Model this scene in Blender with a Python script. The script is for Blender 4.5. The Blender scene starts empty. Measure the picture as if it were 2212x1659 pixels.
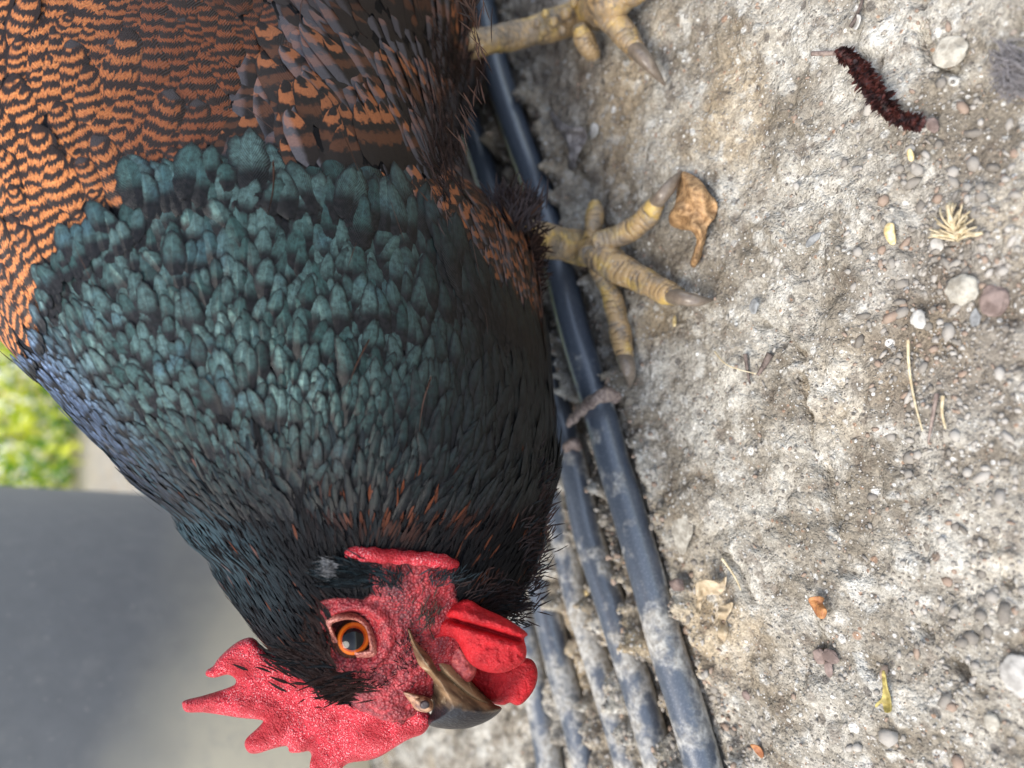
import bpy, math, random
import numpy as np
from mathutils import Vector, Matrix
from mathutils.bvhtree import BVHTree
random.seed(7); RNG = np.random.default_rng(11)
S = bpy.context.scene

# ------------------------------------------------------------------ camera
F_PX, PITCH, CAM_H = 1609.0, math.radians(33), 0.195
sP, cP = math.sin(PITCH), math.cos(PITCH)
CAM = np.array([0, 0, CAM_H]); RV = np.array([1., 0, 0]); FV = np.array([0, cP, -sP]); UV_ = np.array([0, sP, cP])
cd = bpy.data.cameras.new("camera"); cam = bpy.data.objects.new("camera", cd)
S.collection.objects.link(cam); S.camera = cam
cam.matrix_world = Matrix(((-UV_[0], RV[0], -FV[0], 0), (-UV_[1], RV[1], -FV[1], 0), (-UV_[2], RV[2], -FV[2], CAM_H), (0, 0, 0, 1)))
cd.sensor_width = 36; cd.lens = 36 * F_PX / 2212
cd.clip_start = 0.01; cd.clip_end = 200
cd.dof.use_dof = True; cd.dof.focus_distance = 0.215; cd.dof.aperture_fstop = 7.5
# ------------------------------------------------------------------ sky, sun, exposure
w = bpy.data.worlds.new("World"); S.world = w; w.use_nodes = True
SUN_EL, SUN_AZ = math.radians(60), math.radians(-112)      # azimuth measured from +Y (camera forward) towards +X
nt = w.node_tree; sky = nt.nodes.new("ShaderNodeTexSky"); sky.sky_type = 'NISHITA'; sky.sun_disc = False
sky.sun_elevation = SUN_EL; sky.sun_rotation = SUN_AZ
hs = nt.nodes.new("ShaderNodeHueSaturation"); hs.inputs["Saturation"].default_value = .6; nt.links.new(sky.outputs[0], hs.inputs["Color"]); nt.links.new(hs.outputs[0], nt.nodes["Background"].inputs[0]); nt.nodes["Background"].inputs[1].default_value = 0.15
sd = bpy.data.lights.new("sun", 'SUN'); so = bpy.data.objects.new("sun", sd); S.collection.objects.link(so)
sd.energy = 1.6; sd.angle = math.radians(38); sd.color = (1.0, 0.93, 0.82)
sdir = Vector((math.sin(SUN_AZ) * math.cos(SUN_EL), math.cos(SUN_AZ) * math.cos(SUN_EL), math.sin(SUN_EL)))
so.rotation_euler = sdir.to_track_quat('Z', 'Y').to_euler()
S.view_settings.view_transform = 'Standard'; S.view_settings.look = 'None'; S.view_settings.gamma = 1
S.view_settings.exposure = 1.38

# ------------------------------------------------------------------ picture <-> place helpers
def ray(x, y):
    x = np.asarray(x, float); y = np.asarray(y, float)
    u = 829.5 - y; v = x - 1106.0
    return (u[..., None] * RV + F_PX * FV - v[..., None] * UV_) / F_PX
def at(x, y, d):
    return CAM + ray(x, y) * np.asarray(d, float)[..., None]
def gnd(x, y, z=0.0):
    r = ray(x, y); t = (np.asarray(z, float) - CAM_H) / r[..., 2]
    return CAM + r * t[..., None]
def proj(P):
    q = P - CAM; d = q @ FV
    return 1106.0 - F_PX * (q @ UV_) / d, 829.5 - F_PX * (q @ RV) / d, d
def crop(pts):      # measuring grid over the head
    return [(329.2 + a * .4216, 1042.4 + b * .4216) for a, b in pts]

# ------------------------------------------------------------------ noise in numpy
def _h(ix, iy, iz, seed):
    n = (ix * 374761393 + iy * 668265263 + iz * 2147483647 + seed * 1274126177) & 0xffffffff
    n = ((n ^ (n >> 13)) * 1274126177) & 0xffffffff
    return ((n ^ (n >> 16)) & 0xffff) / 65535.0
def vnoise(P, scale, seed=0):
    P = np.asarray(P, float) * scale
    i = np.floor(P).astype(np.int64); f = P - i; f = f * f * (3 - 2 * f); r = 0
    for dx in (0, 1):
        for dy in (0, 1):
            for dz in (0, 1):
                wt = (f[..., 0] if dx else 1 - f[..., 0]) * (f[..., 1] if dy else 1 - f[..., 1]) * (f[..., 2] if dz else 1 - f[..., 2])
                r = r + wt * _h(i[..., 0] + dx, i[..., 1] + dy, i[..., 2] + dz, seed)
    return r * 2 - 1
def fbm(P, scale, octs=4, seed=0, gain=.5):
    a, r = 1.0, 0
    for k in range(octs):
        r = r + a * vnoise(P, scale * 2 ** k, seed + k * 17); a *= gain
    return r
def sstep(a, b, x):
    t = np.clip((np.asarray(x, float) - a) / (b - a), 0, 1); return t * t * (3 - 2 * t)

# ------------------------------------------------------------------ mesh helpers
def link(o, parent=None):
    S.collection.objects.link(o)
    if parent is not None:
        o.parent = parent; o.matrix_parent_inverse = Matrix.Translation(-Vector(parent.location))
    return o
def mesh(name, V, F, mat, parent=None, uv=None, col=None, smooth=True, colname='fa'):
    V = np.asarray(V, np.float32); F = np.asarray(F, np.int32)
    me = bpy.data.meshes.new(name); k = F.shape[1]
    me.vertices.add(len(V)); me.vertices.foreach_set("co", V.ravel())
    me.loops.add(F.size); me.loops.foreach_set("vertex_index", F.ravel())
    me.polygons.add(len(F)); me.polygons.foreach_set("loop_start", np.arange(0, F.size, k, dtype=np.int32))
    if smooth: me.polygons.foreach_set("use_smooth", np.ones(len(F), bool))
    me.update(calc_edges=True)
    if uv is not None:
        l = me.uv_layers.new(name="UVMap"); l.data.foreach_set("uv", np.asarray(uv, np.float32)[F.ravel()].ravel())
    if col is not None:
        c = np.ones((len(V), 4), np.float32); c[:, :3] = col
        a = me.color_attributes.new(name=colname, type='FLOAT_COLOR', domain='POINT'); a.data.foreach_set("color", c.ravel())
    me.materials.append(mat)
    me.validate()
    o = bpy.data.objects.new(name, me)
    return link(o, parent)
def tag(o, label=None, cat=None, group=None, kind=None):
    if label: o['label'] = label
    if cat: o['category'] = cat
    if group: o['group'] = group
    if kind: o['kind'] = kind
    return o
def empty(name, loc):
    o = bpy.data.objects.new(name, None); S.collection.objects.link(o); o.location = tuple(loc); o.empty_display_size = .01
    return o
def catmull(pts, n=8, closed=False):
    P = np.asarray(pts, float); out = []; m = len(P)
    rng = range(m) if closed else range(m - 1)
    for i in rng:
        if closed: p0, p1, p2, p3 = P[i - 1], P[i], P[(i + 1) % m], P[(i + 2) % m]
        else: p0, p1, p2, p3 = P[max(i - 1, 0)], P[i], P[i + 1], P[min(i + 2, m - 1)]
        for k in range(n):
            t = k / n
            out.append(.5 * ((2 * p1) + (-p0 + p2) * t + (2 * p0 - 5 * p1 + 4 * p2 - p3) * t * t + (-p0 + 3 * p1 - 3 * p2 + p3) * t ** 3))
    if not closed: out.append(P[-1])
    return np.array(out)
def inside(poly, x, y):
    px, py = poly[:, 0], poly[:, 1]; qx, qy = np.roll(px, -1), np.roll(py, -1)
    c = np.zeros(np.shape(x), bool)
    for a, b, cc, d in zip(px, py, qx, qy):
        if b == d: continue
        m = ((b > y) != (d > y)) & (x < (cc - a) * (y - b) / (d - b) + a); c ^= m
    return c
def nearest(poly, x, y):
    bd = np.full(np.shape(x), 1e9); bx = np.array(x, float); by = np.array(y, float)
    for i in range(len(poly)):
        a = poly[i]; b = poly[(i + 1) % len(poly)]; e = b - a; L = e @ e
        if L < 1e-12: continue
        t = np.clip(((x - a[0]) * e[0] + (y - a[1]) * e[1]) / L, 0, 1)
        qx, qy = a[0] + t * e[0], a[1] + t * e[1]; d = np.hypot(x - qx, y - qy); m = d < bd
        bd = np.where(m, d, bd); bx = np.where(m, qx, bx); by = np.where(m, qy, by)
    return bd, bx, by
def poly_grid(poly, step):
    x0, y0 = poly.min(0) - step; x1, y1 = poly.max(0) + step
    nx = int((x1 - x0) / step) + 2; ny = int((y1 - y0) / step) + 2
    gx, gy = np.meshgrid(x0 + np.arange(nx) * step, y0 + np.arange(ny) * step, indexing='ij')
    cx, cy = gx[:-1, :-1] + step / 2, gy[:-1, :-1] + step / 2
    keep = inside(poly, cx, cy)
    cnt = np.zeros(gx.shape, int)
    for dx in (0, 1):
        for dy in (0, 1): cnt[dx:dx + nx - 1, dy:dy + ny - 1] += keep
    idx = -np.ones(gx.shape, int); used = cnt > 0; idx[used] = np.arange(used.sum())
    x, y = gx[used].copy(), gy[used].copy(); bnd = cnt[used] < 4
    d, qx, qy = nearest(poly, x, y)
    x[bnd] = qx[bnd]; y[bnd] = qy[bnd]; d[bnd] = 0
    I, J = np.nonzero(keep)
    Fq = np.stack([idx[I, J], idx[I + 1, J], idx[I + 1, J + 1], idx[I, J + 1]], 1)
    return x, y, d, bnd, Fq
def inflate(name, poly, depth, Tf, Tb, R, mat, parent, step=2.6, amp=0., nsc=900, smooth_n=5, hf=None, power=.5):
    """closed cushion between the two faces of an outline, standing at its own depth"""
    poly = catmull(poly, smooth_n, True) if smooth_n else np.asarray(poly, float)
    x, y, d, b, Fq = poly_grid(poly, step)
    dep = depth(x, y) if callable(depth) else np.full(x.shape, float(depth))
    k = np.clip(d / R, 0, 1); prof = (1 - (1 - k) ** 2) ** power
    P = at(x, y, dep)
    nz = fbm(P, nsc, 3, 5) * amp * np.clip(k * 3, 0, 1)
    hfv = hf(x, y) if hf else 0
    front = at(x, y, dep - Tf * prof - nz - hfv * np.clip(k * 2, 0, 1)); back = at(x, y, dep + Tb * prof + nz)
    n = len(x); bi = np.where(b, np.arange(n), np.arange(n) + n)
    V = np.vstack([front, back]); F2 = bi[Fq][:, ::-1]
    uv = np.stack([x, y], 1) / 1000; uv = np.vstack([uv, uv])
    return mesh(name, V, np.vstack([Fq, F2]), mat, parent, uv=uv, col=np.tile(np.stack([k, k, k], 1), (2, 1)))
def frames(P):
    T = np.gradient(P, axis=0); T /= np.linalg.norm(T, axis=1)[:, None] + 1e-12
    up = np.array([0, 0, 1.]) if abs(T[0][2]) < .9 else np.array([0, 1., 0]); A = []
    a = up - T[0] * (up @ T[0]); a /= np.linalg.norm(a)
    for t in T:
        a = a - t * (a @ t); a /= np.linalg.norm(a); A.append(a)
    A = np.array(A); return T, A, np.cross(T, A)
def sweep(P, R, seg=16, disp=None, flat=1.0, cap=True):
    """tube along P with radii R; disp(s, ang)->radial offset. returns V,F,uv"""
    P = np.asarray(P, float); R = np.asarray(R, float) * np.ones(len(P))
    T, A, B = frames(P); n = len(P)
    s = np.concatenate([[0], np.cumsum(np.linalg.norm(np.diff(P, axis=0), axis=1))])
    ang = np.linspace(0, 2 * math.pi, seg, endpoint=False)
    SS, AA = np.meshgrid(s, ang, indexing='ij'); rr = R[:, None] * np.ones(seg)
    if disp is not None: rr = rr + disp(SS, AA)
    V = P[:, None] + (np.cos(AA) * rr * flat)[..., None] * A[:, None] + (np.sin(AA) * rr)[..., None] * B[:, None]
    V = V.reshape(-1, 3); i = np.arange(n - 1)[:, None] * seg; j = np.arange(seg)[None]; jn = (j + 1) % seg
    F = np.stack([i + j, i + jn, i + seg + jn, i + seg + j], -1).reshape(-1, 4)
    uv = np.stack([AA / (2 * math.pi), SS], -1).reshape(-1, 2)
    if cap:
        m = len(V); V = np.vstack([V, P[0], P[-1]]); uv = np.vstack([uv, [0, 0], [0, s[-1]]])
        j = np.arange(seg); jn = (j + 1) % seg; o = (n - 1) * seg
        F = np.vstack([F, np.stack([j[::2], np.full(len(j[::2]), m), (j[::2] + 2) % seg, (j[::2] + 1) % seg], 1)])
        F = np.vstack([F, np.stack([o + j[::2], o + (j[::2] + 1) % seg, o + (j[::2] + 2) % seg, np.full(len(j[::2]), m + 1)], 1)])
    return V, F, uv
def join(parts):
    V, F, U, C, o = [], [], [], [], 0
    for p in parts:
        V.append(p[0]); F.append(p[1] + o); U.append(p[2]); o += len(p[0])
        if len(p) > 3: C.append(p[3])
    return np.vstack(V), np.vstack(F), np.vstack(U), (np.vstack(C) if C else None)

# ------------------------------------------------------------------ node helpers
class G:
    def __init__(s, name):
        s.m = bpy.data.materials.new(name); s.m.use_nodes = True; s.t = s.m.node_tree; s.b = s.t.nodes["Principled BSDF"]
    def n(s, typ, ins=None, **props):
        nd = s.t.nodes.new("ShaderNode" + typ)
        for k, v in props.items(): setattr(nd, k, v)
        for k, v in (ins or {}).items(): s.set(nd.inputs[k], v)
        return nd
    def set(s, sock, v):
        if isinstance(v, bpy.types.NodeSocket): s.t.links.new(v, sock)
        elif isinstance(v, (tuple, list)) and len(v) == 3 and sock.type == 'RGBA': sock.default_value = (*v, 1)
        else: sock.default_value = v
    def math(s, op, a, b=0., c=0., clamp=False):
        nd = s.n("Math", operation=op, use_clamp=clamp); s.set(nd.inputs[0], a); s.set(nd.inputs[1], b); s.set(nd.inputs[2], c); return nd.outputs[0]
    def step(s, x, a, b):
        nd = s.n("MapRange", {0: x, 1: a, 2: b}, interpolation_type='SMOOTHSTEP'); return nd.outputs[0]
    def mix(s, f, a, b, mode='MIX'):
        nd = s.n("Mix", data_type='RGBA', blend_type=mode); s.set(nd.inputs[0], f); s.set(nd.inputs[6], a); s.set(nd.inputs[7], b); return nd.outputs[2]
    def noise(s, vec, sc, det=3, rough=.5, dist=0., dim='3D'):
        nd = s.n("TexNoise", {'Scale': sc, 'Detail': det, 'Roughness': rough, 'Distortion': dist}, noise_dimensions=dim)
        if vec is not None: s.t.links.new(vec, nd.inputs['Vector'])
        return nd.outputs[0]
    def vor(s, vec, sc, feature='F1', rnd=1., out=0):
        nd = s.n("TexVoronoi", {'Scale': sc, 'Randomness': rnd}, feature=feature)
        if vec is not None: s.t.links.new(vec, nd.inputs['Vector'])
        return nd.outputs[out]
    def attr(s, name='fa'):
        nd = s.n("Attribute", attribute_name=name); sep = s.n("SeparateColor", {0: nd.outputs[0]}); return sep.outputs
    def uv(s):
        nd = s.n("TexCoord"); sep = s.n("SeparateXYZ", {0: nd.outputs['UV']}); return nd.outputs['UV'], sep.outputs[0], sep.outputs[1]
    def obj(s): return s.n("TexCoord").outputs['Object']
    def geo(s): return s.n("NewGeometry").outputs['Position']
    def bump(s, h, strength, dist=.001):
        nd = s.n("Bump", {'Height': h, 'Strength': strength, 'Distance': dist}); s.t.links.new(nd.outputs[0], s.b.inputs['Normal']); return nd
    def out(s, **k):
        for a, v in k.items():
            s.set(s.b.inputs[{'col': 'Base Color', 'rough': 'Roughness', 'metal': 'Metallic', 'spec': 'Specular IOR Level', 'sss': 'Subsurface Weight', 'coat': 'Coat Weight', 'sheen': 'Sheen Weight', 'coatr': 'Coat Roughness'}[a]], v)
        return s.m

# ------------------------------------------------------------------ materials
def barbs(g, u, v, k=55.):
    """fine herring-bone barbs running off the shaft"""
    c = g.math('ABSOLUTE', g.math('SUBTRACT', u, .5))
    ph = g.math('ADD', g.math('MULTIPLY', v, k * 2.2), g.math('MULTIPLY', c, -k * 1.6))
    return c, g.math('SINE', ph)
def m_green():
    g = G("green feather"); uvv, u, v = g.uv(); a = g.attr(); c, bs = barbs(g, u, v); P = g.geo()
    n1 = g.noise(P, 900, 3); n2 = g.noise(P, 2600, 2)
    edge = g.math('ADD', c, g.math('MULTIPLY', n1, .16))
    m = g.math('MULTIPLY', g.step(v, .30, .60), g.math('SUBTRACT', 1., g.math('MULTIPLY', .92, g.step(edge, .34, .56))))
    m = g.math('MULTIPLY', m, g.math('SUBTRACT', 1., g.math('MULTIPLY', .75, g.step(g.math('ADD', v, g.math('MULTIPLY', n1, .12)), .90, 1.03))))
    m = g.math('MULTIPLY', m, g.math('ADD', .3, g.math('MULTIPLY', g.step(g.noise(P, 700, 4, .7), .3, .7), .8))); m = g.math('ADD', m, g.math('MULTIPLY', g.step(c, .035, .01), g.math('MULTIPLY', m, .5)))
    m = g.math('MULTIPLY', m, g.math('ADD', .85, g.math('MULTIPLY', bs, .13)), clamp=True)
    m = g.math('MULTIPLY', m, a[1], clamp=True)
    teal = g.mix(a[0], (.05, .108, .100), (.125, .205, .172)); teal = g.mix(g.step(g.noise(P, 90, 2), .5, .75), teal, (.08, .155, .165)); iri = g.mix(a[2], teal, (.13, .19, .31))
    col = g.mix(m, g.mix(g.step(n1, .35, .7), (.0015, .002, .0025), (.010, .009, .010)), iri)
    g.bump(g.math('ADD', bs, g.math('MULTIPLY', n2, 2.)), .35, .0002)
    return g.out(col=col, metal=g.math('MULTIPLY', m, .85), rough=.36, spec=.22)
def m_orange():
    g = G("orange mottled feather"); uvv, u, v = g.uv(); a = g.attr(); c, bs = barbs(g, u, v, 62); P = g.geo()
    n1 = g.noise(P, 300, 5, .68); n2 = g.noise(P, 1900, 2)
    rv = g.math('MULTIPLY', g.math('SUBTRACT', 1., v), 1.25); rr = g.math('SQRT', g.math('ADD', g.math('MULTIPLY', rv, rv), g.math('MULTIPLY', g.math('MULTIPLY', c, c), .95)))
    jv = g.n("CombineXYZ", {0: g.math('MULTIPLY', u, 26.), 1: g.math('MULTIPLY', v, 2.6), 2: g.math('MULTIPLY', a[0], 60.)}).outputs[0]; jag = g.noise(jv, 1., 3, .65)
    ph = g.math('ADD', g.math('MULTIPLY', rr, 27.), g.math('MULTIPLY', g.math('SUBTRACT', n1, .5), 5.)); ph = g.math('ADD', ph, g.math('MULTIPLY', g.math('SUBTRACT', jag, .5), 8.)); ph = g.math('ADD', ph, g.math('MULTIPLY', a[0], 3.))
    band = g.math('MULTIPLY', g.step(g.math('SINE', ph), .0, .35), g.step(g.math('ADD', jag, g.math('MULTIPLY', n1, .3)), .46, .56))
    tip = g.step(g.math('ADD', rr, g.math('MULTIPLY', g.math('SUBTRACT', n1, .5), .2)), .26, .31); tip = g.math('MULTIPLY', g.step(g.math('SUBTRACT', v, g.math('MULTIPLY', c, .25)), .80, .85), g.step(a[0], .72, .75))
    m = g.math('MULTIPLY', band, g.math('SUBTRACT', 1., tip)); m = g.math('MULTIPLY', m, a[1]); rim = g.step(g.math('ADD', g.math('MAXIMUM', c, g.math('SUBTRACT', v, .46)), g.math('MULTIPLY', g.math('SUBTRACT', jag, .5),   .14)), .355, .41); m = g.math('MULTIPLY', m, g.math('SUBTRACT', 1., rim))
    org = g.mix(g.step(n2, .3, .7), (.34, .105, .030), (.64, .24, .075)); org = g.mix(g.math('MULTIPLY', a[2], .95), org, (.15, .042, .017))
    col = g.mix(m, g.mix(n2, (.010, .006, .005), (.032, .020, .016)), org); col = g.mix(g.math('MULTIPLY', tip, g.math('MULTIPLY', a[0], .7)), col, (.05, .045, .048))
    g.bump(g.math('ADD', bs, n2), .35, .0002)
    return g.out(col=col, rough=.45, spec=.22)
def m_covert():
    g = G("wing covert feather"); uvv, u, v = g.uv(); a = g.attr(); c, bs = barbs(g, u, v, 80); P = g.geo()
    n1 = g.noise(P, 700, 3); n2 = g.noise(P, 2400, 2)
    rv = g.math('SUBTRACT', 1., v); vv = g.math('SUBTRACT', 1., g.math('SQRT', g.math('ADD', g.math('MULTIPLY', rv, rv), g.math('MULTIPLY', g.math('MULTIPLY', c, c), .30)))); vv = g.math('ADD', vv, g.math('MULTIPLY', g.math('SUBTRACT', n1, .5), .22)); vv = g.math('ADD', vv, g.math('MULTIPLY', bs, .008))
    rimc = g.step(g.math('ADD', c, g.math('MULTIPLY', n1, .08)), .44, .50); tip = g.math('MAXIMUM', g.step(vv, .78, .82), g.math('MULTIPLY', rimc, g.step(vv, .45, .6))); org = g.math('SUBTRACT', g.step(vv, .62, .67), tip)
    ob2 = g.math('MULTIPLY', g.step(vv, .30, .36), g.math('SUBTRACT', 1., g.step(vv, .46, .53)))
    orc = g.mix(n2, (.17, .052, .020), (.38, .135, .05))
    col = g.mix(g.math('MAXIMUM', org, g.math('MULTIPLY', ob2, .25)), g.mix(n2, (.005, .0035, .003), (.018, .012, .010)), orc)
    side = g.step(g.math('ADD', u, g.math('MULTIPLY', n1, .12)), .52, .78)
    grey = g.mix(g.math('MAXIMUM', org, g.math('MULTIPLY', ob2, .8)), g.mix(n2, (.05, .048, .055), (.13, .122, .14)), g.mix(n2, (.15, .085, .075), (.27, .155, .13)))
    col = g.mix(g.math('MULTIPLY', side, a[2]), col, grey)
    col = g.mix(a[1], g.mix(.7, col, (.018, .012, .01)), col)
    g.bump(g.math('ADD', bs, n2), .35, .0002)
    return g.out(col=col, rough=.48, spec=.25)
def m_black():
    g = G("black feather"); uvv, u, v = g.uv(); a = g.attr(); c, bs = barbs(g, u, v, 40); P = g.geo(); n2 = g.noise(P, 1500, 2)
    base = g.mix(n2, (.001, .001, .0015), (.0045, .0042, .0055))
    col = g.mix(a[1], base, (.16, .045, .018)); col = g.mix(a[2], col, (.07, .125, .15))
    g.bump(g.math('ADD', bs, n2), .4, .0002)
    return g.out(col=col, rough=.5, spec=.13)
def m_brownfluff():
    g = G("brown fluff feather"); uvv, u, v = g.uv(); a = g.attr(); P = g.geo(); n2 = g.noise(P, 1500, 2)
    col = g.mix(a[0], (.005, .003, .0025), (.045, .022, .014)); col = g.mix(a[1], col, (.05, .04, .042))
    g.bump(n2, .4, .0002); return g.out(col=col, rough=.6, spec=.12)
def m_skinbody():
    g = G("hen skin"); a = g.attr(); P = g.geo()
    v1 = g.vor(P, 1150); n1 = g.noise(P, 500, 3); n2 = g.noise(P, 1700, 3)
    red = g.mix(g.step(n1, .35, .7), (.15, .007, .012), (.36, .024, .03)); red = g.mix(g.math('MULTIPLY', g.step(v1, .4, .05), .35), red, (.75, .27, .25))
    red = g.mix(g.math('MULTIPLY', g.step(g.math('ADD', n2, g.math('MULTIPLY', a[1], .36)), .60, .88), .8), red, (.05, .008, .012))
    col = g.mix(a[0], (.006, .006, .007), red)
    g.bump(g.math('SUBTRACT', g.math('MULTIPLY', n2, .6), v1), .75, .0006)
    return g.out(col=col, rough=.48, spec=g.math('MULTIPLY', a[0], .4))
def m_comb():
    g = G("comb skin"); P = g.geo(); v1 = g.vor(P, 1500); v2 = g.vor(P, 2600); n1 = g.noise(P, 130, 3); n3 = g.noise(P, 2300, 3, .6)
    col = g.mix(g.step(n1, .35, .65), (.33, .005, .012), (.54, .014, .03))
    col = g.mix(g.math('MULTIPLY', g.step(v1, .42, .08), .30), col, (.74, .12, .14))
    col = g.mix(g.math('MULTIPLY', g.math('MULTIPLY', g.step(n3, .54, .66), g.step(n1, .35, .6)), .7), col, (.95, .50, .50))
    g.bump(g.math('SUBTRACT', g.math('ADD', g.math('MULTIPLY', n3, .8), g.math('MULTIPLY', g.noise(P, 330, 4, .6, 1.2), 1.6)), g.math('ADD', g.math('MULTIPLY', v1, .7), g.math('MULTIPLY', v2, .5))), .8, .0007)
    return g.out(col=col, rough=.5, spec=.35, sss=.0)
def m_wattle():
    g = G("wattle skin"); P = g.geo(); v1 = g.vor(P, 1300); n1 = g.noise(P, 150, 3); n3 = g.noise(P, 1500, 3)
    col = g.mix(g.step(n1, .3, .7), (.24, .003, .006), (.44, .009, .014)); col = g.mix(g.math('MULTIPLY', g.step(v1, .4, .1), .12), col, (.75, .18, .18))
    g.bump(g.math('SUBTRACT', g.math('ADD', n3, g.math('MULTIPLY', g.noise(P, 260, 5, .65, 1.5), 3.)), g.math('MULTIPLY', v1, .8)), .55, .0006)
    return g.out(col=col, rough=.58, spec=.22)
def m_beak():
    g = G("beak horn"); uvv, u, v = g.uv(); P = g.geo(); a = g.attr()
    # photograph-measured pattern turned into bands across the horn: dark ridge, brown side, streaks along the bill
    al = g.math('ADD', g.math('MULTIPLY', u, .76), g.math('MULTIPLY', v, .64)); ac = g.math('SUBTRACT', g.math('MULTIPLY', v, .76), g.math('MULTIPLY', u, .64)); rg = g.math('SUBTRACT', v, g.math('MULTIPLY', u, .13))
    cm = g.n("CombineXYZ", {0: g.math('MULTIPLY', al, 7.), 1: g.math('MULTIPLY', ac, 34.), 2: 0.}).outputs[0]
    n1 = g.noise(cm, 1., 3, .6); n2 = g.noise(P, 300, 3)
    brown = g.mix(g.step(n1, .35, .65), (.06, .035, .02), (.26, .16, .085)); brown = g.mix(g.step(n2, .55, .72), brown, (.40, .30, .19))
    dark = g.mix(n1, (.006, .006, .008), (.022, .019, .021))
    m = g.step(g.math('ADD', rg, g.math('MULTIPLY', g.math('SUBTRACT', n2, .5), .03)), 1.385, 1.41)
    g.bump(g.math('ADD', n1, g.noise(P, 900, 3)), .5, .0005); return g.out(col=g.mix(m, brown, dark), rough=.36, spec=.15)
def m_eye():
    g = G("eyeball"); uvv, u, v = g.uv(); P = g.noise(g.geo(), 1500, 2)
    r = g.math('ADD', v, g.math('MULTIPLY', P, .03))
    col = g.mix(g.step(r, .45, .48), (.002, .002, .003), g.mix(g.step(r, .50, .60), (.26, .035, .004), (.55, .12, .012)))
    col = g.mix(g.step(r, .66, .74), col, (.04, .015, .01))
    return g.out(col=col, rough=.04, spec=.32)
def m_eyelid():
    g = G("eyelid skin"); P = g.geo(); n = g.noise(P, 1600, 3); v1 = g.vor(P, 1500)
    col = g.mix(g.step(n, .35, .65), (.22, .05, .04), (.46, .18, .13)); g.bump(g.math('SUBTRACT', n, v1), .6, .0004)
    return g.out(col=col, rough=.5)
def m_leg():
    g = G("scaly leg skin"); a = g.attr(); P = g.geo(); n1 = g.noise(P, 120, 3); n2 = g.noise(P, 900, 4, .6)
    col = g.mix(g.step(n1, .48, .70), (.38, .25, .12), (.54, .36, .10)); col = g.mix(g.step(n2, .55, .75), col, (.52, .44, .34))
    col = g.mix(g.math('MULTIPLY', a[0], .85), col, (.07, .05, .035)); col = g.mix(g.math('MULTIPLY', g.step(g.noise(P, 110, 4, .7), .46, .60), .65), col, (.19, .16, .13)); col = g.mix(g.math('MULTIPLY', a[1], g.step(n2, .4, .55)), col, (.07, .065, .06))
    g.bump(n2, .5, .0005); return g.out(col=col, rough=.42, spec=.5)
def m_claw():
    g = G("claw horn"); uvv, u, v = g.uv(); P = g.geo(); n = g.noise(P, 500, 3)
    col = g.mix(n, (.07, .05, .04), (.30, .24, .18)); d = g.step(g.math('ABSOLUTE', g.math('SUBTRACT', u, .5)), .22, .5)
    return g.out(col=g.mix(g.math('MULTIPLY', g.math('SUBTRACT', 1., d), .0), col, (.05, .04, .04)), rough=.3, spec=.5)
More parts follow.
